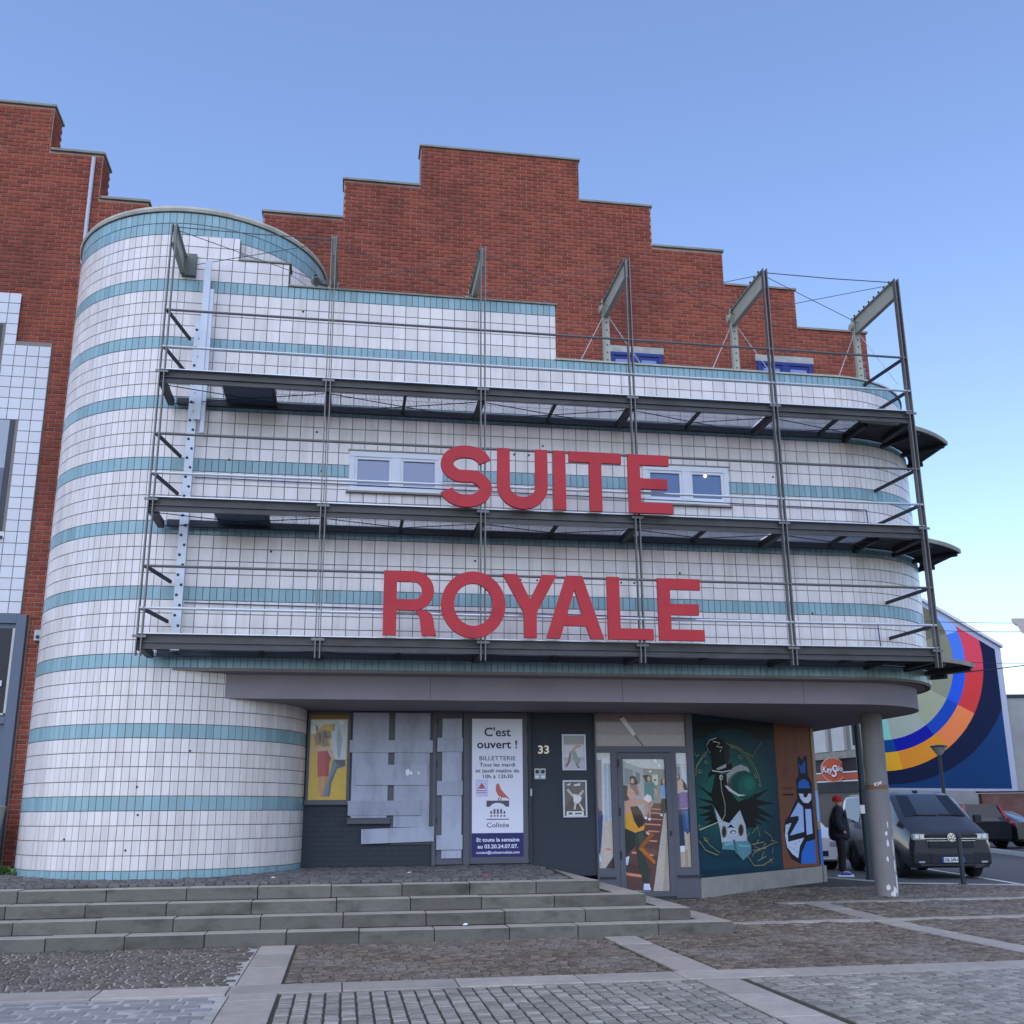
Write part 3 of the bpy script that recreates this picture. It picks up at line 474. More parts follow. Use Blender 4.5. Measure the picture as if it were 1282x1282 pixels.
  ('9a9464', [(1.53,0.752),(1.752,0.561),(2.088,0.558),(2.448,0.66)], 0.0145),
  ('9a9464', [(1.979,1.008),(1.795,0.888),(2.042,0.84),(2.227,0.939)], 0.0145),
  ('9a9464', [(1.69,0.716),(1.782,0.785),(2.397,0.914),(2.676,0.95),(2.407,0.981)], 0.0145),
  ('9a9464', [(1.548,1.058),(1.661,1.139)], 0.0145),
  ('9a9464', [(1.888,0.638),(2.195,0.71),(2.121,0.796),(2.019,0.674)], 0.0145),
  ('9a9464', [(2.213,1.15),(2.418,1.062),(2.472,0.976)], 0.0108),
  ('9a9464', [(2.318,0.664),(2.402,0.577)], 0.0126),
  ('9a9464', [(2.478,0.87),(2.425,0.744)], 0.0108),
  ('d0d0ca', [(0.601,2.719),(0.834,2.698),(0.709,2.63),(0.905,2.627),(0.817,2.541)], 0.0163),
  ('d0d0ca', [(0.382,2.637),(0.495,2.735),(0.725,2.783)], 0.0126),
  ('b0b0aa', [(0.38,2.617),(0.483,2.508)], 0.0108),
  ('9a9464', [(1.588,2.483),(1.554,2.453),(1.497,2.442),(1.451,2.452),(1.438,2.474),(1.457,2.493),(1.49,2.501),(1.515,2.495),(1.521,2.485)], 0.0108),
  ('9a9464', [(0.194,2.194),(0.164,2.166),(0.113,2.157),(0.072,2.167),(0.06,2.187),(0.077,2.205),(0.106,2.212),(0.129,2.207),(0.134,2.196)], 0.0108),
  ('9a9464', [(0.411,2.362),(0.382,2.336),(0.336,2.328),(0.299,2.337),(0.289,2.355),(0.305,2.371),(0.33,2.376),(0.347,2.371),(0.349,2.363)], 0.0108),
  ('9a9464', [(2.098,2.153),(2.062,2.123),(2.003,2.113),(1.956,2.124),(1.943,2.146),(1.963,2.165),(1.997,2.172),(2.023,2.167),(2.028,2.155)], 0.0108),
  ('9a9464', [(0.117,1.263),(0.083,1.232),(0.024,1.222),(-0.027,1.235),(-0.043,1.26),(-0.024,1.283),(0.014,1.291),(0.046,1.284),(0.058,1.269)], 0.0108),
  ('9a9464', [(0.285,1.055),(0.255,1.029),(0.205,1.022),(0.164,1.034),(0.152,1.054),(0.169,1.071),(0.198,1.076),(0.22,1.07),(0.225,1.06)], 0.0108),
  ('9a9464', [(2.172,1.993),(2.147,1.975),(2.111,1.97),(2.087,1.978),(2.085,1.99),(2.097,1.997),(2.11,1.996),(2.111,1.992),(2.102,1.991)], 0.0108),
  ('9a9464', [(1.285,2.643),(1.262,2.624),(1.229,2.619),(1.206,2.626),(1.204,2.638),(1.215,2.645),(1.227,2.644),(1.228,2.64),(1.22,2.639)], 0.0108),
 ],
 'graffiti': [
  ('14161c', [(3.705,2.537),(3.82,2.572),(3.895,2.491),(4.008,2.589),(4.121,2.571),(4.093,2.216),(4.246,2.063),(4.2,1.669),(4.205,1.056),(4.19,0.965),(4.141,0.511),(3.528,0.522),(3.168,0.629),(2.996,0.846),(2.961,1.157),(3.029,1.332),(3.21,1.429),(3.455,1.647),(3.578,1.748),(3.59,2.093),(3.717,2.208)], 0.0),
  ('1f5aa6', [(3.733,2.445),(3.83,2.365),(4.03,2.506),(4.008,2.245),(3.801,2.24)], 0.0),
  ('2a62b8', [(3.63,1.941),(3.695,2.074),(3.902,2.135),(4.092,2.081),(4.15,1.947)], 0.0),
  ('cfd8ea', [(3.657,1.84),(3.831,1.841),(3.863,1.77),(3.973,1.771),(4.052,1.843),(4.177,1.844),(4.157,1.73),(4.02,1.658),(3.824,1.668),(3.707,1.749)], 0.0),
  ('a9c0ea', [(3.609,1.678),(3.789,1.587),(3.763,1.114),(3.172,1.056),(3.577,1.347),(3.567,1.417),(3.247,1.399)], 0.0),
  ('a9c0ea', [(3.869,1.546),(4.112,1.546),(4.107,1.078),(3.852,1.053)], 0.0),
  ('cdd6ea', [(3.038,1.254),(3.272,1.29),(3.099,1.116),(3.092,0.941),(3.736,1.005),(3.539,0.851),(3.439,0.629),(3.223,0.714),(3.037,0.845),(2.987,1.06)], 0.0),
  ('2f6fc4', [(3.528,0.524),(3.58,0.713),(3.809,0.924),(4.19,0.965),(4.141,0.511)], 0.0),
  ('241512', [(3.132,2.145),(3.065,2.254),(3.1,2.345),(3.153,2.286),(3.227,2.359),(3.25,2.289),(3.146,2.155)], 0.0097),
  ('241512', [(3.021,1.963),(3.054,1.904),(3.103,1.954),(3.15,1.905),(3.188,1.966)], 0.0113),
  ('241512', [(3.222,1.916),(3.272,1.967),(3.294,1.917)], 0.0113),
  ('241512', [(3.346,1.978),(3.336,1.917),(3.409,1.948)], 0.0113),
  ('241512', [(3.021,1.82),(3.431,1.818)], 0.0324),
  ('30343c', [(3.107,1.194),(3.097,1.182),(3.08,1.183),(3.074,1.194),(3.084,1.206),(3.1,1.206)], 0.0),
  ('30343c', [(3.178,1.252),(3.168,1.24),(3.151,1.24),(3.145,1.252),(3.155,1.264),(3.172,1.264)], 0.0),
  ('30343c', [(3.071,1.097),(3.061,1.085),(3.045,1.086),(3.038,1.098),(3.048,1.109),(3.065,1.109)], 0.0),
  ('30343c', [(3.373,0.895),(3.362,0.883),(3.346,0.884),(3.339,0.896),(3.349,0.907),(3.366,0.907)], 0.0),
  ('30343c', [(3.528,0.94),(3.517,0.929),(3.501,0.929),(3.494,0.941),(3.504,0.953),(3.521,0.953)], 0.0),
  ('30343c', [(3.156,0.842),(3.146,0.831),(3.129,0.831),(3.123,0.843),(3.133,0.855),(3.149,0.854)], 0.0),
  ('30343c', [(3.294,0.799),(3.284,0.788),(3.268,0.788),(3.261,0.8),(3.271,0.812),(3.288,0.811)], 0.0),
  ('30343c', [(3.412,0.747),(3.402,0.736),(3.385,0.736),(3.378,0.748),(3.389,0.76),(3.405,0.759)], 0.0),
 ],
}
# ------------------------------------------------------------------ ground
def g(y): return .025 * (min(max(y, -2), 4) + 2)
M_sett = mat('brown_setts', '6e6153', .6, noise=.28, nscale=14, bump=.6, bscale=60, island=.4, stain='9a9592', stscale=.9, stamt=.4)
M_pale_sett = mat('worn_setts', '5f554b', .5, noise=.25, nscale=11, bump=.5, bscale=60, island=.35, stain='857b72', stscale=2.4, stamt=.5)
M_blue_sett = mat('bluestone_setts', '928a80', .5, noise=.22, nscale=16, bump=.4, bscale=60, island=.28, stain='5d6058', stscale=1.5, stamt=.4)
M_slab = mat('bluestone_slabs', 'ab9f93', .6, noise=.22, nscale=7, bump=.35, bscale=80, island=.12, stain='70716e', stscale=1.6, stamt=.5)
M_joint = mat('plaza_joints', '48433b', .95, noise=.35, nscale=14, bump=.4, bscale=50, stain='3f4a26', stscale=1.1, stamt=.6)
M_asph = mat('asphalt', '58585a', .85, noise=.18, nscale=30, bump=.35, bscale=120, stain='4c4e52', stscale=.5, stamt=.5)
M_kerb = mat('kerb_stone', 'a5a5a3', .7, noise=.15, nscale=8, bump=.2, bscale=60, island=.1)
M_paint = mat('road_paint', 'c9c8c2', .7, noise=.2, nscale=12)
MB().quadset([(-900, -900, -.3), (900, -900, -.3), (900, 900, -.3), (-900, 900, -.3)], [(0, 1, 2, 3)]).build('ground', mat('far_ground', '6d6c68', .9, noise=.2, nscale=.5))['kind'] = 'structure'
road = MB().quadset([(-60, -6, -.02), (120, -40, -.02), (120, 80, -.02), (-60, 80, -.02)], [(0, 1, 2, 3)]).build('road', M_asph); road['kind'] = 'structure'
b = MB()
def sheet(pts, dz=0.): b.quadset([(x, y, g(y) + dz) for x, y in pts], [tuple(range(len(pts)))])
sheet([(-40, -40), (40, -40), (40, -11.8), (22, -2), (-40, -2)])
sheet([(-40, -2), (22, -2), (12.67, 3.12), (10.6, 4), (-40, 4)])
sheet([(-40, 4), (10.6, 4), (9.9, 6.5), (9.9, 16), (-40, 16)])
plaza = b.build('plaza', M_joint); plaza['kind'] = 'structure'
# kerb stones along the plaza's edge
kl = [(9.9, 15), (9.9, 6.5), (10.6, 4), (12.67, 3.12), (22, -2)]
kp = []; kme = [piece_mesh('kerb_stone', 1, .13, .17, .012)]
for (ax, ay), (bx, by) in zip(kl, kl[1:]):
    L = math.hypot(bx - ax, by - ay); n = max(1, round(L / .95)); an = math.atan2(by - ay, bx - ax)
    for i in range(n):
        t = (i + .5) / n; x, y = ax + (bx - ax) * t, ay + (by - ay) * t
        kp.append((0, place(x, y, g(y) - .155, L / n - .012, 1, 1, an, R_(-90))))
pieces('kerb_stone', kme, M_kerb, kp, plaza)
# stone strips dividing the paving: slabs laid end to end
sl = [piece_mesh('slab', 1, 1, .03, .006)]
sp = []
def slab(x0, x1, y0, y1):
    x, y = (x0 + x1) / 2, (y0 + y1) / 2; sp.append((0, place(x, y, g(y) - .014 + random.uniform(-.002, .002), x1 - x0 - .012, 1, y1 - y0 - .012, 0, R_(-90) + (math.atan(.025) if -2 < y < 4 else 0))))
STRX = [(-5.0, -4.6), (-.91, -.5), (3.25, 3.66), (7.3, 7.68)]
def slabs_x(y0, y1, xa, xb, ln):
    x = xa
    while x < xb - .05:
        e = min(xb, x + ln * random.uniform(.85, 1.15)); e = xb if xb - e < .25 else e; slab(x, e, y0, y1); x = e
def slabs_y(x0, x1, ya, yb, ln):
    y = ya
    while y < yb - .05:
        e = min(yb, y + ln * random.uniform(.85, 1.15)); e = yb if yb - e < .25 else e; slab(x0, x1, y, e); y = e
slabs_x(-5.6, -5.12, -8, 12, 1.05)
slabs_x(-1.3, -1.08, 5.15, 15, 1.0)
slabs_x(.92, 1.16, 6.9, 13, 1.0)
for x0, x1 in STRX:
    slabs_y(x0, x1, -9.6, -5.6, 1.15)
    if x0 < 5: slabs_y(x0, x1, -5.12, -2.16, 1.15)
    else: slabs_y(x0, x1, -5.12, -1.3, 1.15); slabs_y(x0, x1, -1.08, .92, 1.1)
pieces('slab', sl, M_slab, sp, plaza)
# setts: mossy bluestone grid in front, brown cobbles up to the steps, worn pale ones on the left
def free_x(x, w_): return all(x + w_ / 2 < a - .005 or x - w_ / 2 > c + .005 for a, c in STRX)
sm = [piece_mesh('sett', 1, 1, .03, .09, .03) for _ in range(5)]
def setts(name, material, x0, x1, y0, y1, px, py, gap, jit, keep=None, brick=False, wave=0., dz=.016, lim=300, zf=None, columns=False):
    pl = []; r = 0; y = y0
    if columns:                           # straight columns of short stones
        x = x0
        while x < x1:
            yy = y0 - random.uniform(0, py)
            while yy < y1 - py * .6:
                h_ = py * random.uniform(.75, 1.35)
                if yy + h_ > y1: h_ = y1 - yy
                if keep(x + px / 2, yy, px): pl.append((random.randrange(5), place(x + px / 2 + random.uniform(-.003, .003), yy + h_ / 2, g(yy) - dz + random.uniform(-.004, .004), px - gap, 1, h_ - .008, random.uniform(-.02, .02), R_(-90) + random.uniform(-.03, .03))))
                yy += h_
            x += px
        y = y1
    while y < y1 - py * .4:
        x = x0 + (px / 2 if (brick and r % 2) else 0)
        while x < x1:
            w_ = px * random.uniform(1 - jit, 1 + jit)
            xc = x + w_ / 2; yc = y + py / 2 + random.uniform(-jit, jit) * py * .25 + wave * math.sin(xc * 4.1 + r * .3)
            if xc < x1 and (keep is None or keep(xc, yc, w_)):
                z = (zf or (lambda a, c: g(c)))(xc, yc)
                pl.append((random.randrange(5), place(xc, yc, z - dz + random.uniform(-.004, .004), w_ - gap, 1, py - gap, random.uniform(-jit, jit) * .25, R_(-90) + random.uniform(-.03, .03))))
            x += w_
        y += py; r += 1
    me = []
    for k, s_ in enumerate(sm):
        c_ = s_.copy(); c_.name = name; me.append(c_)
    pieces(name, me, material, pl, plaza, lim)
fx = lambda x, y, w_: free_x(x, w_)
setts('sett', M_blue_sett, -.48, 11, -9.4, -5.62, .128, .085, .02, .05, fx, columns=True)
b = MB(); b.quadset([(-6.6, -9.4, .003), (-.92, -9.4, .003), (-.92, -5.61, .003), (-6.6, -5.61, .003), (-6.6, -5.1, .003), (-.92, -5.1, .003), (-.92, -2.17, .003), (-6.6, -2.17, .003)], [(0, 1, 2, 3), (4, 5, 6, 7)])
b.build('pale_joint_bed', mat('pale_joints', 'b3ada3', .9, noise=.3, nscale=12, stain='7a756a', stscale=1.3, stamt=.7), plaza)
setts('paver', mat('paver_stone', '8a8583', .55, noise=.2, nscale=9, bump=.3, bscale=60, island=.14), -6.5, -.93, -9.4, -5.62, .24, .17, .01, .04, fx, True, dz=.022)
setts('cobble', M_sett, -.48, 11.5, -5.1, -2.17, .108, .082, .011, .3, lambda x, y, w_: free_x(x, w_) and -5.08 < y, True, .03)
setts('worn_cobble', M_pale_sett, -6.5, -.93, -5.1, -2.17, .125, .09, .023, .3, lambda x, y, w_: free_x(x, w_), True, .03)
setts('far_cobble', M_sett, 5.0, 13.5, -2.15, 3.4, .12, .1, .013, .28, lambda x, y, w_: not (-1.32 < y < -1.05 or (.9 < y < 1.18 and x > 6.8) or (7.25 < x < 7.72 and y < .95)) and (y < 1.9 or y < 2 + (x - 6) * .75) and x < 10.6 + (4 - y) * 1.9 - .2, True, .03, lim=120)
# ------------------------------------------------------------------ stone steps and landing
M_step = mat('step_stone', '66625a', .75, noise=.16, nscale=7, bump=.35, bscale=55, island=.2, stain='3a3a30', stscale=2.2, stamt=.9, stretch=(1, 1, 2.2))
steps = thing('entrance_steps', 'four worn grey-green stone steps leading up to the entrance landing', 'steps', (-.5, -1, 0))
SR = .155
fronts = [-2.16, -1.84, -1.53, -1.22]; ends = [4.95, 4.5, 4.0, 3.45]
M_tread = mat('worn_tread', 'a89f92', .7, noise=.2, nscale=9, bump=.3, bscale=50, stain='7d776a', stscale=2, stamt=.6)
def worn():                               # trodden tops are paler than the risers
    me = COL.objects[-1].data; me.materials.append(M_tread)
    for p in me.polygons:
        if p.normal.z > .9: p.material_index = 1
core = MB()
for k in range(4):
    z1 = SR * (k + 1)
    core.box(-13, ends[k] - .33, fronts[k] + .3, 1.99, z1 - SR - (.2 if k == 0 else 0), z1 - .02)
core.build('step_core', M_step, steps)
for k in range(4):
    z1 = SR * (k + 1); x = -9.0 - .21 * k
    while x < ends[k] - .01:
        e = x + random.uniform(.85, 1.05); e = ends[k] if ends[k] - e < .4 else e
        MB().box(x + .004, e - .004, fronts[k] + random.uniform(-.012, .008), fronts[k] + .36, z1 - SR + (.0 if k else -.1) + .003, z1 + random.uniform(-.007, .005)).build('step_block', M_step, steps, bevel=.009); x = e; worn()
    y = fronts[k] + .366
    while y < 1.95:                       # the steps turn the corner and run back to the door
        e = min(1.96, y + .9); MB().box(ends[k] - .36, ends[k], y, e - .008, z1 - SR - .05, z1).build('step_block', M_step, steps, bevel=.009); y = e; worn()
def lz(x, y): return .62 + .035 * max(0, min(1.6, y + .9)) + .01
land = MB().quadset([(-13, -.9, .615), (3.2, -.9, .615), (3.2, .7, .675), (-13, .7, .675), (3.2, 1.99, .675), (-13, 1.99, .675)], [(0, 1, 2, 3), (3, 2, 4, 5)]).build('landing_bed', M_joint, steps)
_pl = plaza; plaza = steps
setts('landing_cobble', mat('landing_setts', '625c5a', .7, noise=.25, nscale=9, bump=.5, bscale=60, island=.3), -6.5, 3.05, -.84, 1.97, .13, .1, .012, .28, lambda x, y, w_: math.hypot(x + 2.75, y - 2.12) > 2.2, True, .02, lim=150, zf=lambda x, y: lz(x, y))
plaza = _pl

# ------------------------------------------------------------------ cinema building
bld = thing('cinema_building', 'corner building clad in white tiles with pale blue bands, round tower and stepped brick gable', 'building', (3, 3, 0))
M_white = mat('white_glazed_tile', 'ddd5d1', .22, spec=.45, noise=.05, nscale=2, island=.075, bump=.04, bscale=9, stain='a3937f', stscale=.9, stamt=.42, stretch=(5, 5, .5))
M_blue = mat('pale_blue_glazed_tile', '89a8ae', .22, noise=.06, nscale=4, island=.12, bump=.04, bscale=9)
M_grout = mat('tile_grout', '827c77', .9, noise=.15, nscale=10)
M_brick = mat('red_brick', '8f4838', .85, spec=.15, noise=.2, nscale=18, bump=.3, bscale=70, island=.22, stain='4a2e2a', stscale=.7, stamt=.55, stretch=(1, 1, .5))
M_mortar = mat('mortar', 'a08a7e', .95, noise=.25, nscale=5, stain='5d4c46', stscale=.7, stamt=.8, stretch=(1, 1, .5))
M_coping = mat('coping_stone', '8d8b80', .8, noise=.2, nscale=6, stain='5d5c52', stscale=2, stamt=.6)
M_pale = mat('pale_coping', 'b5b1a2', .8, noise=.2, nscale=6, stain='7d7a6c', stscale=2, stamt=.6)
ZB, P = .5755, .2
XF = -2.65; NC = 54; XE = XF + NC * P; TC = (-2.75, 2.12); CC = (XE, 2.12); RAD = 2.12
HOLES = [(-.05, 1.35, ZB + 29 * P, ZB + 32 * P), (4.68, 6.08, ZB + 29 * P, ZB + 32 * P)]
fb = MB(); Y0, Y1 = .014, .3
za, zb_ = HOLES[0][2], HOLES[0][3]; r40 = ZB + 41 * P; r45 = ZB + 46 * P
fb.box(-2.75, XE, Y0, Y1, 3.54, za)
for a, c in ((-2.75, -.05), (1.35, 4.68), (6.08, XE)): fb.box(a, c, Y0, Y1, za, zb_)
fb.box(-2.75, XE, Y0, Y1, zb_, r40); fb.box(-2.75, 3.25, Y0, Y1, r40, r45)
fb.box(-2.75, -1.15, Y0, Y1, r45, ZB + 48 * P); fb.box(-2.75, -1.95, Y0, Y1, ZB + 48 * P, ZB + 50 * P)
facade = fb.build('facade_wall', M_grout, bld)
wt = [piece_mesh('tile', P - .011, P - .011, .014, .003)]; bt = [piece_mesh('blue_tile', P / 2 - .009, P - .011, .014, .003)]
wp, bp = [], []
def facade_top(x): return 50 if x < -1.95 else 48 if x < -1.15 else 46 if x < 3.25 else 41
for n in range(15, 50):
    z = ZB + (n + .5) * P; blue = n % 5 == 0; pw = P / 2 if blue else P
    for k in range(NC * (2 if blue else 1)):
        a, c = XF + k * pw, XF + (k + 1) * pw
        if n >= facade_top(a + .001): continue
        for br_ in (-1.95, -1.15, 3.25):
            if a < br_ < c and n >= facade_top(c): c = br_
        for h0, h1, h2, h3 in HOLES:
            if h2 < z < h3:
                if a >= h0 - .01 and c <= h1 + .01: a = c; break
                if a < h0 < c: c = h0
                elif a < h1 < c: a = h1
        if c - a < .02: continue
        (bp if blue else wp).append((0, place((a + c) / 2, Y0, z, (c - a - .01) / (pw - .01))))
pieces('tile', wt, M_white, wp, facade, 300); pieces('blue_tile', bt, M_blue, bp, facade, 200)
# round corner at the right end
corner = MB().lathe([(RAD - .014, 3.54), (RAD - .014, r40), (RAD - .3, r40)], (*CC, 0), 24, a0=-math.pi / 2, a1=0).build('corner_wall', M_grout, bld)
ca = RAD * math.pi / 2; ncor = 30; cw = ca / ncor
ct = [piece_mesh('tile', cw - .008, P - .011, .014, .003)]; cb = [piece_mesh('blue_tile', cw - .008, P - .011, .014, .003)]
wp, bp = [], []
def ring(c, n, t, lst): lst.append((0, place(c[0] + (RAD - .014) * math.cos(t), c[1] + (RAD - .014) * math.sin(t), ZB + (n + .5) * P, 1, 1, 1, t + math.pi / 2)))
for n in range(15, 41):
    for k in range(ncor): ring(CC, n, -math.pi / 2 + (k + .5) / ncor * math.pi / 2, bp if n % 5 == 0 else wp)
pieces('tile', ct, M_white, wp, corner, 180); pieces('blue_tile', cb, M_blue, bp, corner, 60)
# tower
tower = MB().lathe([(RAD - .014, .3), (RAD - .014, 10.98)], (*TC, 0), 72).build('tower_wall', M_grout, bld, smooth=True)
wp, bp = [], []
for n in range(0, 52):
    for k in range(4 * ncor):
        t = -math.pi + (k + .5) / (4 * ncor) * 2 * math.pi
        if t > 0 and t < math.pi * .82: continue
        if t > -math.pi / 2 + .05 and 16 <= n < 46: continue
        if n == 15 and t > -math.pi / 2 + .05: continue
        ring(TC, n, t, bp if (n % 5 == 0 or n == 51) else wp)
pieces('tile', ct, M_white, wp, tower, 300); pieces('blue_tile', cb, M_blue, bp, tower, 200)
MB().lathe([(RAD - .1, 10.99), (RAD + .03, 10.985), (RAD + .045, 11.03), (RAD + .02, 11.08), (RAD - .12, 11.08)], (*TC, 0), 72).build('tower_coping', M_pale, bld)
MB().lathe([(.0, 10.95), (RAD - .1, 10.95)], (*TC, 0), 48).build('tower_roof', mat('roof_felt', '55565a', .9, noise=.2), bld)
# body behind the tiled front
MB().box(-2.6, XE, .31, 6.5, 3.56, 8.6).box(XE, XE + RAD - .31, 2.13, 14, 3.56, 8.6).box(-2.6, XE, 6.5, 14, .0, 8.6).build('building_core', M_grout, bld)
cs = MB()
def coping(x0, x1, z, y0=-.025, y1=.33, h=.03): cs.box(x0, x1, y0, y1, z, z + h)
coping(-1.16, 3.28, r45); coping(-1.96, -1.12, ZB + 48 * P)
cs.build('parapet_coping', M_coping, bld, bevel=.006)
cs = MB(); coping(3.22, XE, r40 + .001); cs.lathe([(RAD - .34, r40), (RAD + .03, r40), (RAD + .03, r40 + .03), (RAD - .34, r40 + .03)], (*CC, 0), 24, a0=-math.pi / 2, a1=0)
cs.build('parapet_coping', M_pale, bld)
# windows in the tiled front
M_pvc = mat('white_window_frame', 'd8dae0', .35); M_pane = glass_mat('window_pane', (.07, .11, .24))
for (h0, h1, h2, h3), lit in zip(HOLES, (False, True)):
    wn = MB().box(h0, h1, .1, .12, h2, h3).build('window', mat('dark_room', '2c3040', .8), bld); wn['label'] = 'low white framed double window in the tiled front'
    fr = MB(); t = .055
    fr.box(h0 - .03, h1 + .03, -.03, .06, h3 - t, h3 + .035).box(h0 - .03, h1 + .03, -.03, .06, h2 - .02, h2 + t)
    xm = (h0 + h1) / 2
    for a, c in ((h0 - .03, h0 + t), (xm - .07, xm + .07), (h1 - t, h1 + .03)): fr.box(a, c, -.028, .06, h2 + t, h3 - t)
    fr.build('window_frame', M_pvc, wn, bevel=.006)
    for a, c in ((h0 + t, xm - .07), (xm + .07, h1 - t)):
        sf = MB(); q = .04
        sf.box(a, c, -.012, .03, h3 - t - q, h3 - t).box(a, c, -.012, .03, h2 + t, h2 + t + q).box(a, a + q, -.0115, .03, h2 + t + q, h3 - t - q).box(c - q, c, -.0115, .03, h2 + t + q, h3 - t - q)
        sf.build('sash', M_pvc, wn); MB().box(a + q, c - q, .02, .03, h2 + t + q, h3 - t - q).build('pane', M_pane, wn)
    MB().box(h0 - .07, h1 + .06, -.07, .02, h2 - .05, h2 - .022).build('sill', M_coping, wn)
    MB().box(h0 - .05, h1 + .05, -.035, .0, h3 + .037, h3 + .06).build('lintel', M_coping, wn)
MB().lathe([(0, .025), (.02, .015), (.025, 0), (.02, -.015), (0, -.025)], (5.72, .0, 6.86), 10).build('ceiling_bulb', glow_mat('lit_bulb', 'ffe2b0', 1.5), bld)

for x, z in ((-1.9, 6.78), (-2.45, 6.2), (-2.5, 6.05), (-.5, 6.66), (-.6, 7.3), (1.9, 5.3), (5.2, 5.2), (6.9, 6.9), (7.4, 4.6), (-1.2, 5.35), (3.0, 7.25), (-.9, 9.35)):
    MB().lathe([(.018, 0), (.018, .004), (0, .005)], (x, -.001, z), 8, 'y').build('anchor_hole', mat('rusty_hole', '4a3a30', .9), facade)
for a, z in ((-1.62, 1.9), (-1.6, 1.52), (-1.66, 1.05), (-2.1, 1.2), (-1.3, 2.4)):
    MB().lathe([(.016, 0), (.016, .004), (0, .005)], (TC[0] + RAD * math.cos(a), TC[1] + RAD * math.sin(a) - .001, z), 8, 'y').build('anchor_hole', mat('rusty_hole', '4a3a30', .9), tower)
# brick gable behind, stepped
def brick_rows(rects, y, holes=(), bl=.23, ch=.0775, seed=1):
    """rects: (x0, x1, z0, z1); stretcher bond with cut bricks at the ends"""
    rd = random.Random(seed); out = []
    for n in range(round(min(r[2] for r in rects) / ch), int(max(r[3] for r in rects) / ch + .01)):
        z = (n + .5) * ch; sp_ = sorted((r[0], r[1]) for r in rects if r[2] - .01 < z < r[3] - .02)
        spans = []
        for a, c in sp_:
            if spans and a <= spans[-1][1] + .001: spans[-1][1] = max(c, spans[-1][1])
            else: spans.append([a, c])
        for h in holes:
            if h[2] < z < h[3]:
                new = []
                for a, c in spans:
                    if h[0] > a and h[1] < c: new += [[a, h[0]], [h[1], c]]
                    else: new.append([a, c])
                spans = new
        for x0, x1 in spans:
            x = math.floor(x0 / bl) * bl - (bl / 2 if n % 2 else 0)
            while x < x1:
                a, c = max(x, x0 + .006), min(x + bl, x1 - .006); x += bl
                if c - a < .035: continue
                out.append((0, place((a + c) / 2, y + rd.uniform(-.001, .002), z, (c - a - .017) / .213, 1, 1)))
    return out
brk = [piece_mesh('brick', .213, .061, .014, .004)]
GY = 2.4
GS = [(-1.87, -.38, 12.6), (-.38, 1.1, 13.45), (1.1, 4.3, 14.35), (4.3, 5.78, 13.42), (5.78, 7.25, 12.53), (7.25, 8.75, 11.78), (8.75, 10.22, 10.92)]
GW = [(4.8, 5.88, 8.7, 10.3), (7.82, 8.99, 8.7, 10.3)]
gb = MB()
for x0, x1, z1 in GS: gb.box(x0, x1, GY + .014, GY + .4, 8.5, z1)
gable = gb.build('brick_gable', M_mortar, bld)
pieces('brick', brk, M_brick, brick_rows([(a, c, 8.7 if a > 2 else 9.5, z) for a, c, z in GS], GY + .014, GW), gable)
for i, (x0, x1, z1) in enumerate(GS): MB().box(x0 - (.03 if i < 3 else -.002), x1 + (.03 if i > 1 else -.002), GY - .03, GY + .43, z1, z1 + .045).build('gable_coping', M_coping, bld, bevel=.005)
M_bluef = mat('blue_window_frame', '1f3174', .4, noise=.08)
for x0, x1, z0, z1 in GW:
    wn = MB().box(x0, x1, GY + .002, GY + .012, z0, 10.16).build('gable_window', mat('blind', '7f8fc4', .6), bld)
    fr = MB().box(x0, x1, GY - .03, GY + .02, 10.09, 10.16)
    for a, c in ((x0, x0 + .09), ((x0 + x1) / 2 - .07, (x0 + x1) / 2 + .07), (x1 - .09, x1)): fr.box(a, c, GY - .028, GY + .02, z0, 10.09)
    fr.build('window_frame', M_bluef, wn, bevel=.006)
    for a, c in ((x0 + .09, (x0 + x1) / 2 - .07), ((x0 + x1) / 2 + .07, x1 - .09)):
        MB().box(a, c, GY - .01, GY + .001, 10.03, 10.085).box(a, a + .04, GY - .009, GY + .001, z0, 10.03).box(c - .04, c, GY - .009, GY + .001, z0, 10.03).build('sash', M_bluef, wn)
    MB().box(x0 - .03, x1 + .03, GY - .012, GY + .02, 10.162, 10.3).build('lintel', mat('concrete_lintel', 'a8a69f', .85, noise=.25, nscale=9, stain='6c6a64', stscale=4), wn)
MB().box(8.98, 9.0, GY - .05, GY, 8.6, 8.61).box(10.03, 10.13, GY + .0, GY + .12, 8.6, 10.3).build('wall_duct', mat('grey_duct', '6c6f70', .6), bld)
# horn loudspeaker on the parapet
hs = MB().lathe([(.09, 0), (.07, .03), (.035, .1), (.03, .16)], (-.72, .06, 9.95), 14, 'y').build('horn_speaker', mat('grey_horn', '80837e', .5), bld, smooth=True)
MB().bar((-.72, .1, 9.82), (-.72, .1, 9.95), .03, .03).bar((-.72, .1, 9.95), (-.55, .12, 9.95), .05, .07).build('bracket', mat('grey_duct', '6c6f70', .6), hs)

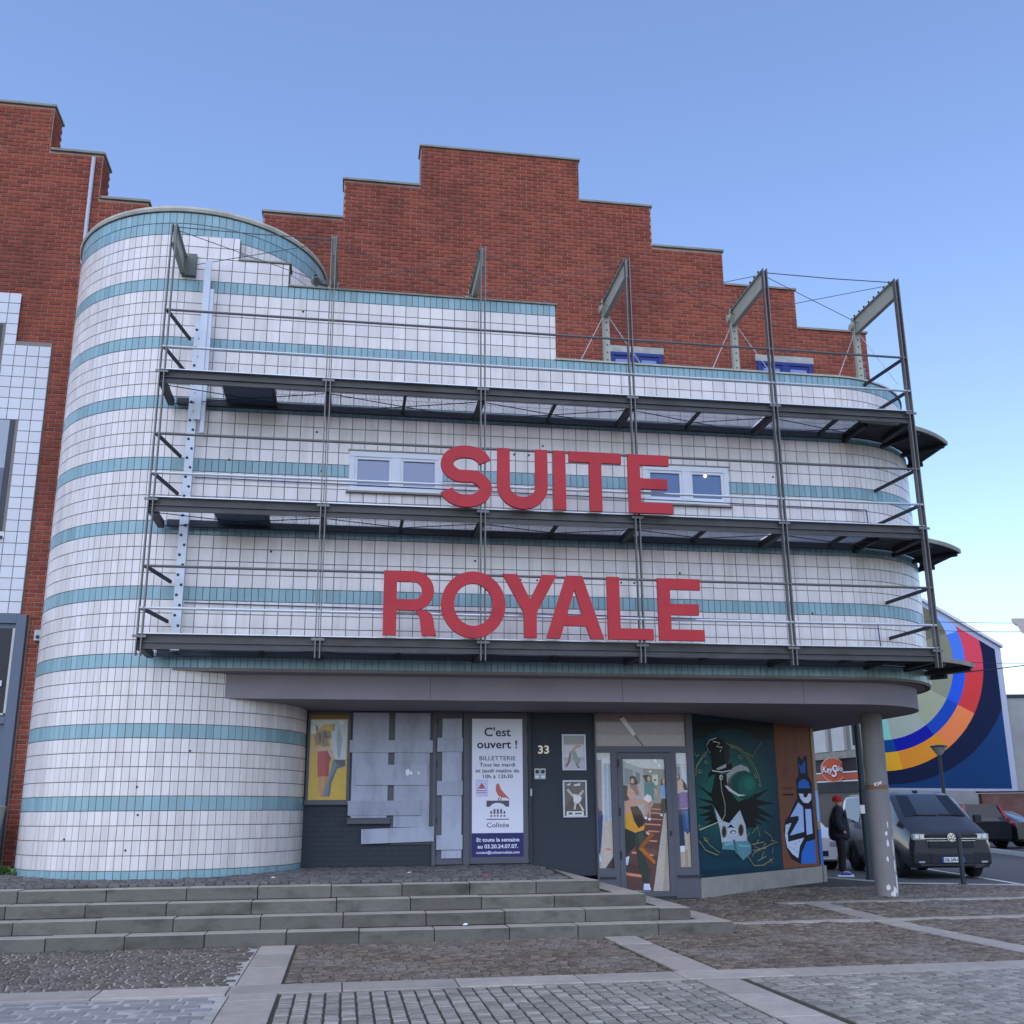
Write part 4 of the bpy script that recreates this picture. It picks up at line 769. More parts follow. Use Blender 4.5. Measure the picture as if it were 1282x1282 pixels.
# canopy over the entrance, pillar
CY, CZ0, CZ1 = .24, 3.17, 3.53; cr = RAD - CY
out = [(-1.79, CY), (XE, CY)] + [(CC[0] + cr * math.cos(t), CC[1] + cr * math.sin(t)) for t in np.linspace(-math.pi / 2, 0, 20)[1:]] + [(CC[0] + cr, 9.), (-.6, 9.), (-.6, 2.0), (-1.79, 2.0)]
M_can = mat('canopy_render', '8a8288', .8, noise=.07, nscale=2.5, bump=.08, bscale=50, stain='6f686c', stscale=.7, stamt=.4)
canopy = MB().prism(out, XY, CZ0, CZ1).build('canopy', M_can, bld)
tk = MB()
for x in (1.25, 4.25, 7.25): tk.box(x - .004, x + .004, CY - .002, CY + .01, CZ0 + .01, CZ1 - .01)
tk.build('panel_joint', mat('canopy_joint', '5f595d', .9), canopy)  # thin dark strips marking the fascia panel joints
o2 = [(-2.4, .1), (XE, .1)] + [(CC[0] + (RAD - .1) * math.cos(t), CC[1] + (RAD - .1) * math.sin(t)) for t in np.linspace(-math.pi / 2, 0, 20)[1:]] + [(CC[0] + RAD - .1, 9), (-2.4, 9)]
MB().prism(o2, XY, 3.531, 3.56).build('front_soffit', M_can, bld)
M_pil = mat('grey_painted_pillar', '827d7c', .7, noise=.1, nscale=5, bump=.15, bscale=30, stain='6c6866', stscale=2.2, stamt=.35)
pil = MB().lathe([(.187, g(1.8) - .05), (.187, CZ0 + .01)], (9.2, 1.8, 0), 36).build('pillar', M_pil, bld, smooth=True); pil['label'] = 'round grey pillar with peeling paint and torn paper scraps'
MB().lathe([(.189, 1.86), (.1895, 1.9), (.189, 1.94)], (9.2, 1.8, 0), 36).build('tape_band', mat('brown_tape', '7a5c44', .5), pil)
M_pap = mat('torn_paper', 'd8d6d4', .8, noise=.15, nscale=30)
def scrap(t, z, w_, h_, sd):
    rd = random.Random(sd); n = 9; pts = []
    for i in range(n):
        a = 2 * math.pi * i / n; rr = rd.uniform(.55, 1.1); pts.append((t + w_ * rr * math.cos(a), z + h_ * rr * math.sin(a)))
    k = MB(); k.prism(pts, lambda a, b_, r: (9.2 + r * math.cos(a), 1.8 + r * math.sin(a), b_), .186, .192); k.build('paper_scrap', M_pap, pil)
for i, (t, z, w_, h_) in enumerate([(-2.1, 1.95, .3, .04), (-1.75, 1.97, .18, .03), (-1.65, 1.13, .12, .05), (-1.45, 1.27, .08, .07), (-1.6, .98, .15, .07), (-1.75, .7, .1, .05), (-1.05, .6, .1, .12), (-1.0, .9, .09, .2), (-.95, .3, .12, .2), (-1.3, .2, .25, .08), (-1.9, .25, .2, .06), (-1.5, .14, .3, .05)]): scrap(t, z, w_, h_, i)

# round sun shades turning the corner
M_dark = mat('dark_steel', '34373c', .55, metal=.2, noise=.12, nscale=8)
M_mesh = mat('shade_panel', '2a2d34', .6, noise=.1, nscale=6)
for zt in (7.66, 5.72, 3.78):
    a1 = R_(-46); RO = 2.9
    inner = [(CC[0] + (RAD + .03) * math.cos(t), CC[1] + (RAD + .03) * math.sin(t)) for t in np.linspace(R_(-10), -math.pi / 2, 18)]
    outer = [(CC[0] + RO * math.cos(t), CC[1] + RO * math.sin(t)) for t in np.linspace(-math.pi / 2, a1, 16)]
    sh = MB().prism(inner + outer, XY, zt, zt + .025).build('sun_shade', M_mesh, bld)
    e = MB()
    for p, q in zip(outer, outer[1:]): e.bar((*p, zt + .012), (*q, zt + .012), .03, .07)
    e.bar((*outer[-1], zt + .012), (*inner[0], zt + .012), .02, .05)
    e.build('edge_trim', M_coping, sh)
    for t in (R_(-88), R_(-66), R_(-47), R_(-28)):
        ro = RO - .04 if t < a1 + .02 else 2.4
        MB().bar((CC[0] + RAD * math.cos(t), CC[1] + RAD * math.sin(t), zt - .05), (CC[0] + ro * math.cos(t), CC[1] + ro * math.sin(t), zt - .035), .06, .07).build('shade_rib', M_dark, sh)
# ------------------------------------------------------------------ entrance under the canopy
EY = 2.0
M_wall = mat('dark_painted_wall', '3d4148', .6, spec=.15, noise=.08, nscale=4, bump=.12, bscale=40, stain='3d4149', stscale=1.2, stamt=.4)
M_fr = mat('grey_frame', '5a5a62', .5, noise=.06, nscale=6)
M_board = mat('grey_plywood', 'a9acba', .75, noise=.14, nscale=7, bump=.15, bscale=60, island=.12, stain='74767e', stscale=3.5, stamt=.75, stretch=(1, 1, .35))
ew = MB().box(-.75, 4.2, EY + .03, EY + .35, .5, CZ0 + .01).build('entrance_wall', M_wall, bld)
pieces('painted_brick', [piece_mesh('painted_brick', .219, .071, .006, .004)], M_wall, [(k, M @ Matrix.Identity(4)) for k, M in brick_rows([(-.6, 1.48, .68, 1.64)], EY + .03, bl=.23, seed=4)], ew, 300)
# window with the dancers print
wn = MB().box(-.6, .07, EY + .01, EY + .03, 1.69, 3.16).build('display_window', M_fr, ew)
MB().box(-.62, .1, EY - .05, EY + .02, 1.66, 1.735).build('sill', M_fr, wn)
MB().box(-.61, -.57, EY - .03, EY + .01, 1.736, 3.16).box(.04, .09, EY - .03, EY + .01, 1.736, 3.16).box(-.57, .04, EY - .029, EY + .01, 3.11, 3.16).build('window_frame', M_fr, wn)
PY2 = lambda y: (lambda a, b_, o_: (a, y - o_, b_))
d = ART['dancers']; d[0] = (d[0][0], [(-.57, 1.737), (.04, 1.737), (.04, 3.11), (-.57, 3.11)], 0)
art('dancers_print', d, PY2(EY + .004), wn, first=.001, lift=.0004)
# boarded-up window
bw = MB().box(.1, 1.45, EY + .005, EY + .03, 1.42, 3.16).box(.77, 1.45, EY + .005, EY + .03, 1.03, 1.419).build('boarded_window', mat('dark_glass_back', '5c5e62', .5), ew)
MB().box(1.44, 1.5, EY - .03, EY + .02, .7, 3.165).box(.07, .76, EY - .06, EY + .0, 1.36, 1.42).box(.07, .76, EY - .04, EY + .0, 1.425, 1.45).build('window_frame', M_fr, bw)
def board(pts, y, t=.026, par=bw): MB().prism(pts, XZ, y, y - t).build('board', M_board, par, bevel=.003)
R4 = lambda x0, x1, z0, z1: [(x0, z0), (x1, z0), (x1, z1), (x0, z1)]
board(R4(.121, .71, 1.47, 3.14), EY); board(R4(.812, 1.393, 1.3, 3.14), EY); board(R4(.13, .7, 1.452, 1.484), EY - .029)
board(R4(.072, 1.44, 2.49, 2.688), EY - .03); board(R4(.185, 1.362, 1.965, 2.293), EY - .03)
board([(.076, 1.488), (1.251, 1.488), (1.252, 1.722), (.074, 1.72)], EY - .03); board([(.306, 1.045), (1.474, 1.076), (1.476, 1.308), (.301, 1.274)], EY - .03)
scr = []
for x, z, s in ((1.03, 2.17, .05), (1.09, 2.16, .035), (1.21, 2.16, .03)):
    scr.append(('dfe2ea', [(x + s * random.uniform(.4, 1) * math.cos(a), z + s * random.uniform(.5, 1.2) * math.sin(a)) for a in np.linspace(0, 5.6, 8)], 0))
art('peeled_sticker', scr, PY2(EY - .056), bw)
# narrow boarded door
nd = MB().box(1.5, 1.95, EY + .0, EY + .028, .71, 3.165).build('side_door', M_fr, ew)
board(R4(1.6, 1.926, .806, 3.052), EY - .002, par=nd)
for z0, z1 in ((2.503, 2.732), (1.801, 2.03), (.941, 1.17)): board(R4(1.513, 1.943, z0, z1), EY - .032, par=nd)
hg = MB()
for z in (2.95, 2.25, 1.35, .85): hg.tube([(1.505, EY - .02, z), (1.505, EY - .02, z + .1)], .012, 8)
hg.build('hinge', M_dark, nd)
MB().box(1.955, 2.055, EY - .04, EY + .02, .7, 3.165).build('door_post', M_fr, ew)
# sign door
sdr = MB().box(2.06, 3.045, EY - .01, EY + .028, .715, 3.16).build('entrance_door', M_fr, ew)
hg = MB()
for z in (2.8, 2.3, 1.55, .8): hg.tube([(3.05, EY - .02, z), (3.05, EY - .02, z + .13)], .013, 8)
hg.build('hinge', M_dark, sdr)
MB().box(3.05, 3.1, EY - .03, EY + .02, .7, 3.165).build('door_post', mat('dark_post', '33363c', .5), ew)
sg = thing('opening_notice', 'tall white notice reading C\'est ouvert with navy foot, fixed on the entrance door', 'sign', (2.53, EY - .02, .82))
M_sw = mat('sign_white', 'e4e2ee', .35, noise=.03); M_navy = mat('sign_navy', '2b2a66', .4); M_ink = mat('sign_ink', '23233c', .5)
SY = EY - .012
MB().box(2.1, 2.955, SY - .008, SY, 1.195, 3.052).build('white_panel', M_sw, sg); MB().box(2.1, 2.955, SY - .009, SY, .822, 1.194).build('navy_panel', M_navy, sg)
def st(body, x, z, size, w_, mt=M_ink, bold=0.): text('lettering', body, size, (x, SY - .0105, z), mt, sg, align='CENTER', width=w_, bold=bold)
st("C'est", 2.527, 2.765, .2, .45, bold=.003); st('ouvert !', 2.527, 2.565, .19, .68, bold=.003)
st('BILLETTERIE', 2.527, 2.366, .1, .61); st('Tous les mardi', 2.527, 2.265, .085, .6, bold=.001); st('et jeudi matins de', 2.527, 2.168, .085, .735, bold=.001); st('10h à 12h30', 2.527, 2.075, .085, .5, bold=.001)
st('Colisée', 2.53, 1.285, .11, .37)
st('Et toute la semaine', 2.53, 1.06, .085, .71, M_sw, .002); st('au 03.20.24.07.07.', 2.53, .955, .085, .67, M_sw, .002); st('contact@coliseeroubaix.com', 2.53, .87, .06, .715, M_sw, .001)
lg = [('c3bce0', R4(2.161, 2.365, 1.775, 2.053), 0), ('2a2440', [(2.18, 1.87), (2.262, 2.0), (2.345, 1.87)], 0), ('c23a3a', [(2.215, 1.915), (2.262, 1.985), (2.308, 1.915)], 0), ('d8d4ea', [(2.205, 1.905), (2.32, 1.905), (2.33, 1.88), (2.195, 1.88)], 0), ('b06a9a', R4(2.18, 2.345, 1.835, 1.848), 0),
      ('bd4a46', [(2.5, 1.955), (2.515, 1.985), (2.545, 1.99), (2.56, 1.96), (2.58, 1.9), (2.64, 1.83), (2.74, 1.725), (2.66, 1.76), (2.6, 1.76), (2.54, 1.79), (2.505, 1.85), (2.498, 1.91)], 0), ('8f3a38', [(2.545, 1.765), (2.56, 1.765), (2.545, 1.715), (2.53, 1.715)], 0), ('8f3a38', [(2.585, 1.765), (2.6, 1.765), (2.58, 1.715), (2.565, 1.715)], 0),
      ('2b2a52', [(2.341, 1.712), (2.72, 1.712), (2.72, 1.61), (2.66, 1.615), (2.63, 1.65), (2.58, 1.672), (2.53, 1.676), (2.48, 1.672), (2.43, 1.65), (2.4, 1.615), (2.341, 1.61)], 0), ('7a3350', R4(2.341, 2.72, 1.405, 1.42), 0)]
for i, x in enumerate((2.42, 2.475, 2.53, 2.585, 2.64)):
    lg.append(('2b2a52', R4(x - .014, x + .014, 1.5, 1.545 if i in (0, 4) else 1.575), 0)); lg.append(('2b2a52', R4(x - .014, x + .014, 1.455, 1.478), 0))
art('logo', lg, PY2(SY - .008), sg, first=.001, lift=.0003)
# wall with the number, bells and poster frames
pj = MB()
for z in (1.42, 1.19, 2.12): pj.box(3.11, 4.19, EY + .0285, EY + .031, z, z + .006)
pj.box(3.55, 3.556, EY + .0285, EY + .031, .7, 3.16); pj.build('panel_joint', mat('dark_joint', '363b44', .8), ew)
hn = text('house_number', '33', .185, (3.22, EY + .025, 2.483), mat('brass_number', 'd6c0a8', .35, metal=.6), ew, width=.19, extrude=.006, bold=.004)
db = MB().box(3.158, 3.25, EY + .0, EY + .03, 2.058, 2.232).box(3.258, 3.349, EY + .0, EY + .03, 2.058, 2.232).build('doorbell', mat('bell_steel', '9a9da2', .35, metal=.5), ew)
for x in (3.204, 3.303):
    MB().lathe([(.033, .0), (.033, .006), (0, .007)], (x, EY + .0, 2.18), 12, 'y').build('speaker_grille', M_dark, db); MB().box(x - .03, x + .03, EY - .004, EY, 2.085, 2.105).build('call_button', M_sw, db)
MB().box(3.075, 3.105, EY - .05, EY + .02, 1.78, 1.9).build('door_closer', mat('bell_steel', '9a9da2', .35, metal=.5), ew)
M_alu = mat('silver_frame', 'b9bbc4', .4, metal=.3)
def poster(z0, z1, label, shapes):
    x0, x1 = 3.638, 4.053; p = thing('framed_poster', label, 'poster', (3.845, EY, z0)); q = .03
    MB().box(x0, x1, EY + .01, EY + .03, z0, z1).build('backing', M_alu, p)
    MB().box(x0, x1, EY - .012, EY + .01, z0, z0 + q).box(x0, x1, EY - .012, EY + .01, z1 - q, z1).box(x0, x0 + q, EY - .0115, EY + .01, z0 + q, z1 - q).box(x1 - q, x1, EY - .0115, EY + .01, z0 + q, z1 - q).build('poster_frame', M_alu, p, bevel=.004)
    art('print', shapes, PY2(EY + .01), p, first=.001, lift=.0003)
    MB().box(x0 + .1, x1 - .1, EY + .0285, EY + .0295, z0 + .1, z1 - .1)
poster(2.2, 2.805, 'framed pale pink poster of a bending dancer on the dark wall', [('a8a0a4', R4(3.66, 4.03, 2.22, 2.79), 0), ('8b8a88', R4(3.66, 4.03, 2.64, 2.79), 0), ('c3bcc2', R4(3.66, 4.03, 2.42, 2.62), 0), ('b3adb8', R4(3.66, 4.03, 2.22, 2.36), 0), ('c08f80', [(3.74, 2.5), (3.8, 2.53), (3.88, 2.62), (3.95, 2.63), (3.99, 2.6), (3.93, 2.58), (3.87, 2.55), (3.82, 2.48)], 0), ('7f8f88', [(3.8, 2.52), (3.87, 2.53), (3.9, 2.45), (3.97, 2.38), (3.93, 2.3), (3.86, 2.33), (3.82, 2.4)], 0), ('6f5c58', [(3.72, 2.25), (3.78, 2.35), (3.8, 2.48), (3.77, 2.5), (3.74, 2.36), (3.69, 2.27)], 0), ('5d5450', [(3.86, 2.33), (3.9, 2.31), (3.95, 2.24), (3.91, 2.24)], 0)])
poster(1.43, 2.04, 'framed black and white poster of a leaping dancer on the dark wall', [('4a4c50', R4(3.66, 4.03, 1.45, 2.02), 0), ('33353a', [(3.66, 1.6), (3.8, 1.75), (3.9, 1.65), (4.03, 1.8), (4.03, 1.45), (3.66, 1.45)], 0), ('b8a8a4', [(3.7, 1.88), (3.74, 1.9), (3.8, 1.82), (3.9, 1.8), (3.98, 1.88), (4.01, 1.86), (3.93, 1.76), (3.88, 1.73), (3.8, 1.77)], 0), ('cfcfd6', [(3.82, 1.8), (3.9, 1.79), (3.96, 1.76), (3.95, 1.7), (3.88, 1.65), (3.82, 1.68)], 0), ('c9c0be', [(3.9, 1.68), (3.93, 1.66), (4.0, 1.55), (3.97, 1.53)], 0), ('c9c0be', [(3.84, 1.68), (3.87, 1.68), (3.85, 1.56), (3.82, 1.56)], 0), ('d6d6da', R4(3.7, 3.99, 1.46, 1.53), 0), ('55575c', R4(3.73, 3.8, 1.475, 1.515), 0), ('55575c', R4(3.84, 3.96, 1.48, 1.51), 0), ('c3c5ca', [(3.7, 1.96), (3.78, 2.0), (3.76, 1.95)], 0), ('c3c5ca', [(3.83, 1.97), (3.95, 1.99), (3.94, 1.95), (3.84, 1.94)], 0)])
for p in [o for o in COL.objects if o.name.startswith('framed_poster')]: pass
# glass door with the corridor photograph
gd = MB().box(4.2, 5.95, EY + .03, EY + .06, .1, CZ0).build('glazed_entrance', M_fr, bld)
fr = MB(); yf0, yf1 = EY - .03, EY + .03
for x0, x1, z0, z1 in ((4.2, 4.228, .12, 3.165), (5.83, 5.95, .12, 3.165), (4.48, 4.585, .12, 2.6), (5.53, 5.628, .12, 2.6)): fr.box(x0, x1, yf0, yf1, z0, z1)
for x0, x1, z0, z1 in ((4.228, 5.83, 2.5, 2.605),): fr.box(x0, x1, yf0 + .002, yf1, z0, z1)
for x0, x1 in ((4.228, 4.48), (5.628, 5.83)): fr.box(x0, x1, yf0 + .002, yf1, .12, .61)
fr.build('door_frame', M_fr, gd)
lf = MB(); a, c = 4.587, 5.527
lf.box(a, 4.678, yf0 - .012, yf1, .15, 2.49).box(5.432, c, yf0 - .012, yf1, .15, 2.49).box(4.678, 5.432, yf0 - .01, yf1, 2.398, 2.49).box(4.678, 5.432, yf0 - .01, yf1, .15, .235)
leaf = lf.build('door_leaf', M_fr, gd, bevel=.004)
hg = MB()
for z in (2.25, 1.45, .75): hg.tube([(4.6, yf0 - .02, z), (4.6, yf0 - .02, z + .13)], .014, 8)
hg.build('hinge', M_dark, leaf); MB().box(5.46, 5.49, yf0 - .03, yf0 - .01, 1.12, 1.2).build('lock', M_dark, leaf)
MB().box(5.57, 5.98, yf0 - .04, yf0 - .0, .455, .485).box(4.23, 4.5, yf0 - .03, yf0, .45, .475).build('drip_bar', M_dark, gd)
for key, x0, x1, z0, z1 in (('door', 4.679, 5.431, .236, 2.397), ('right_lite', 5.629, 5.829, .611, 2.499), ('left_lite', 4.229, 4.479, .611, 2.499), ('transom', 4.229, 5.829, 2.606, 3.164)):
    s = ART[key]; s[0] = (s[0][0], R4(x0, x1, z0, z1), 0)
    cl = [(c_, [(min(max(p, x0), x1), min(max(q, z0), z1)) for p, q in pts], wd) for c_, pts, wd in s]
    art('corridor_print', cl, PY2(EY + .02), leaf if key == 'door' else gd, first=.001, lift=.0002)
# mural panels on the slanting wall
L0 = Vector((5.97, 2.02)); L1 = Vector((9.4, 4.7)); le = (L1 - L0).normalized(); lo = Vector((le.y, -le.x)); LL = (L1 - L0).length
def ML(s, z, o_): p = L0 + le * s + lo * o_; return (p.x, p.y, z)
M_ply = mat('plywood_board', '7d4a30', .7, noise=.22, nscale=5, bump=.15, bscale=40, stretch=(3, 3, .4), stain='5a3322', stscale=2.5, stamt=.5)
M_teal = mat('teal_board', '0d2f38', .6, noise=.1)
mw = MB().prism([(0, .05), (LL + .1, .05), (LL + .1, 3.17), (0, 3.17)], lambda a, b_, t: ML(a, b_, t), -.3, -.03).build('mural_wall', M_wall, bld)
MB().prism([(.0, .44), (2.845, .44), (2.845, 3.169), (0, 3.169)], lambda a, b_, t: ML(a, b_, t), -.029, 0).build('mural_board', M_teal, mw)
MB().prism([(2.855, .46), (LL - .06, .46), (LL - .06, 3.169), (2.855, 3.169)], lambda a, b_, t: ML(a, b_, t), -.029, 0).build('mural_board', M_ply, mw)
s = ART['bird']; s[0] = (s[0][0], R4(0.002, 2.843, .442, 3.168), 0)
cl = [(c_, [(min(max(p, 0.002), 2.843 if not wd else 9), min(max(q, .442), 3.168)) for p, q in pts], wd) for c_, pts, wd in s]
art('bird_painting', cl, ML, mw, first=.001, lift=.0003, rough=.55)
art('rabbit_graffiti', [(c_, [(min(p, LL - .061), max(q, .461)) for p, q in pts], wd) for c_, pts, wd in ART['graffiti']], ML, mw, first=.001, lift=.0006, rough=.55)
M_conc = mat('concrete_plinth', '98928a', .85, noise=.15, nscale=6, bump=.2, bscale=40, stain='6c665e', stscale=1.6, stamt=.6)
rr = .5; ctr = L1 - lo * rr
arc = [(ctr + lo * rr * math.cos(t) + le * rr * math.sin(t)) for t in np.linspace(0, 1.5, 10)]
def wrap(name, o_, z0, z1, material):
    k = MB(); pts = [ctr + (p - ctr).normalized() * (rr + o_) for p in arc]; ip = [ctr + (p - ctr).normalized() * (rr - .1) for p in arc]
    k.prism([(p.x, p.y) for p in pts] + [(p.x, p.y) for p in ip[::-1]], XY, z0, z1); return k.build(name, material, mw)
wrap('curved_board', .0, .46, 3.169, mat('pale_plywood', 'a58a6c', .7, noise=.2, nscale=6, stretch=(3, 3, .4)))
wrap('curved_paint', .003, .47, 1.15, mat('blue_spray', '2f6cb8', .5, noise=.1)); wrap('curved_paint', .002, 1.3, 1.9, mat('pale_blue_spray', '8fb0d8', .5, noise=.3, nscale=9))
MB().prism([(-.02, .0), (LL - .06, .0), (LL - .06, .45), (-.02, .43)], lambda a, b_, t: ML(a, b_, t), -.028, .05).build('plinth', M_conc, mw, bevel=.01)
wrap('plinth', .05, .0, .45, M_conc)
# ------------------------------------------------------------------ steel gantry in front of the tiles
M_steel = mat('weathered_steel', '504e4d', .5, metal=.35, noise=.2, nscale=9, bump=.1, bscale=40, stain='3b322d', stscale=3.5, stamt=.8, stretch=(.4, 1, 1))
M_galv = mat('galvanised_steel', 'c3c7cc', .35, metal=.55, noise=.12, nscale=14)
M_post = mat('post_steel', '6d6b69', .42, metal=.45, noise=.15, nscale=12)
M_arm = mat('grey_green_steel', 'a6a899', .55, noise=.12, nscale=8)
PX = [-2.8, -.425, 1.89, 4.235, 6.57, 8.9]; GYF = -1.0
gan = thing('steel_gantry', 'grey steel gantry with three grated decks and slim posts before the tiled front', 'gantry', (3, -1, 3.6))
DECKS = [7.79, 5.85, 3.91]
for x in PX:
    MB().bar((x - .032, GYF, 3.6), (x - .032, GYF, 10.16), .016, .085).bar((x + .032, GYF, 3.6), (x + .032, GYF, 10.16), .016, .085).build('post', M_post, gan)
for zt in DECKS:
    dk = MB().bar((-2.85, GYF + .03, zt - .006), (8.93, GYF + .03, zt - .006), .1, .012).build('deck', M_galv, gan)
    o1 = MB().bar((-2.85, GYF + .05, zt - .07), (8.93, GYF + .05, zt - .07), .012, .11).bar((-2.85, GYF + .03, zt - .125), (8.93, GYF + .03, zt - .125), .07, .012)
    o1.build('edge_beam', M_steel, dk)
    MB().bar((-2.85, GYF + .03, zt - .172), (8.93, GYF + .03, zt - .172), .012, .07).bar((-2.85, GYF + .015, zt - .208), (8.93, GYF + .015, zt - .208), .035, .01).build('edge_beam', M_steel, dk)
    MB().bar((-2.72, -.08, zt - .13), (8.3, -.08, zt - .13), .07, .1).build('wall_beam', M_dark, dk)
    for i, x in enumerate(PX):
        MB().bar((x, GYF + .09, zt - .165), (x, -.1, zt - .165), .09, .1).build('joist', M_dark, dk)
        MB().bar((x - .09, GYF - .03, zt - .05), (x + .09, GYF - .03, zt - .05), .012, .035).build('clamp', M_post, dk)
    for i in range(5):
        xa, xb = PX[i] + .05, PX[i + 1] - .05
        if i == 0: xa = -2.0
        xm = (xa + xb) / 2
        MB().bar((xm, GYF + .09, zt - .12), (xm, -.12, zt - .12), .04, .06).build('cross_bar', M_dark, dk)
        for a, c in ((xa, xm - .02), (xm + .02, xb)):
            k = MB(); x = a
            while x < c:
                k.box(x, x + .006, GYF + .1, -.125, zt - .097, zt - .09); x += .02
            for y in (-.86, -.5, -.15): k.box(a, c, y, y + .005, zt - .0945, zt - .0895)
            k.build('grating', mat('grating_steel', '76839a', .5, metal=.1), dk)
        if i == 0 and zt > 5: MB().box(-1.98, -1.25, GYF + .12, -.13, zt - .112, zt - .106).build('cover_sheet', mat('dark_sheet', '3c4a66', .35), dk)
        k = MB(); k.tube([(PX[i], GYF + .12, zt - .2), (PX[i + 1], -.15, zt - .2)], .007, 6).tube([(PX[i + 1], GYF + .12, zt - .2), (PX[i], -.15, zt - .2)], .007, 6); k.build('bracing_rod', M_dark, dk)
    for h in (.93, .34):
        MB().tube([(-2.84, GYF - .02, zt + h), (8.93, GYF - .02, zt + h)], .02, 8).build('guard_rail', M_galv if h < .5 else M_post, gan)
        MB().bar((-2.8, GYF, zt + h), (-2.6, -.1, zt + h - .02), .03, .05).build('side_rail', M_dark, gan)
        MB().bar((8.9, GYF, zt + h), (8.75, .12, zt + h - .02), .03, .05).build('side_rail', M_dark, gan)
    if zt < 7: MB().tube([(-2.4, -.03, zt + .62), (8.5, -.03, zt + .53)], .008, 6).tube([(8.5, -.03, zt + .53), (8.52, -.03, zt + .1)], .01, 6).build('power_cable', mat('blue_cable', '2a3c6a', .5), gan)
ARM_Y = .42
for i, x in enumerate(PX):
    ye = -.02 if i == 0 else ARM_Y
    am = MB().box(x - .012, x + .012, GYF + .02, ye, 9.86, 10.14).build('header_arm', M_arm, gan)
    MB().box(x - .05, x + .05, GYF + .02, ye, 10.141, 10.155).box(x - .04, x + .04, GYF + .02, ye, 9.845, 9.859).build('arm_flange', M_arm, am)
    bl = MB()
    for k in range(8): y = GYF + .12 + k * (ye - GYF - .2) / 7; bl.tube([(x - .05, y, 10.156), (x - .05, y, 10.185)], .018, 6)
    bl.build('bolt', M_dark, am)
    z0 = 8.8 if i > 2 else 9.8
    if i:
        ps = MB().box(x - .06, x + .06, ye, ye + .03, z0, 10.16).box(x - .07, x - .06, ye - .05, ye + .03, z0, 10.16).build('back_post', M_arm, gan)
        hl = MB(); z = z0 + .1
        while z < 10.1: hl.tube([(x + .01, ye - .003, z), (x + .01, ye + .01, z)], .016, 8); z += .14
        hl.build('bolt_hole', M_dark, ps)
        MB().lathe([(.0, -.02), (.07, -.015), (.07, .015), (0, .02)], (x - .1, ye, 9.98), 10, 'x').build('pulley_cover', M_arm, ps)
        if i > 2:
            for s, dx in ((-1, .55), (1, .6)): MB().tube([(x + .05 * s, ye, 9.85), (x + s * dx, .25, 8.83)], .006, 6).build('stay_rod', M_galv, gan)
    else: MB().box(x - .02, x + .2, -.08, .0, 9.82, 10.2).build('wall_plate', mat('plate_steel', '6c6f68', .6, noise=.1), am)
for i in range(5):
    a, c = PX[i], PX[i + 1]
    MB().tube([(a, GYF + .1, 10.12), (c, .3, 10.0)], .006, 6).build('tension_cable', M_post, gan); MB().tube([(a, .3 if i else 0, 10.0), (c, GYF + .1, 10.12)], .006, 6).build('tension_cable', M_post, gan)
    if i in (0, 4): MB().tube([(a, GYF + .03, 10.12), ((a + c) / 2, GYF + .02, 10.1), (c, GYF + .03, 10.12)], .008, 6).build('tension_cable', M_post, gan)
# perforated white mast strapped to the left end
ms = thing('perforated_mast', 'tall white perforated metal mast behind the left end of the gantry', 'mast', (-2.43, -.2, 3.8))
M_mast = mat('white_metal', 'bfc4cb', .4, metal=.2, noise=.08)
MB().box(-2.52, -2.41, -.24, -.2, 3.78, 8.95).box(-2.41, -2.395, -.245, -.14, 3.78, 8.95).build('lower_channel', M_mast, ms)
MB().box(-2.43, -2.33, -.30, -.25, 7.3, 9.97).box(-2.33, -2.27, -.27, -.2, 7.1, 9.5).build('upper_channel', M_mast, ms)
hl = MB(); z = 4.0
while z < 8.9: hl.tube([(-2.485, -.245, z), (-2.485, -.23, z)], .022, 8); hl.tube([(-2.43, -.245, z - .15), (-2.43, -.23, z - .15)], .022, 8); z += .3
hl.build('punched_hole', M_dark, ms)

# ------------------------------------------------------------------ red letters SUITE ROYALE
M_red = mat('red_letter_paint', 'ae3238', .45, spec=.2, stain='8f2a30', stscale=2.5, stamt=.45, noise=.1, nscale=3, bump=.03, bscale=20)
LY = -1.14; T_ = .06
def strip(path, w_):
    q = []; P_ = [Vector(p) for p in path]; L_ = []; Rr = []
    for j, p in enumerate(P_):
        d_ = (P_[min(j + 1, len(P_) - 1)] - P_[max(j - 1, 0)]).normalized(); n = Vector((-d_.y, d_.x)) * w_ / 2; L_.append(p + n); Rr.append(p - n)
    return [tuple(p) for p in L_] + [tuple(p) for p in Rr[::-1]]
def arcp(cx, cz, rx, rz, a0, a1, n=16): return [(cx + rx * math.cos(R_(a0 + (a1 - a0) * i / n)), cz + rz * math.sin(R_(a0 + (a1 - a0) * i / n))) for i in range(n + 1)]
S_ = .185; H = .925
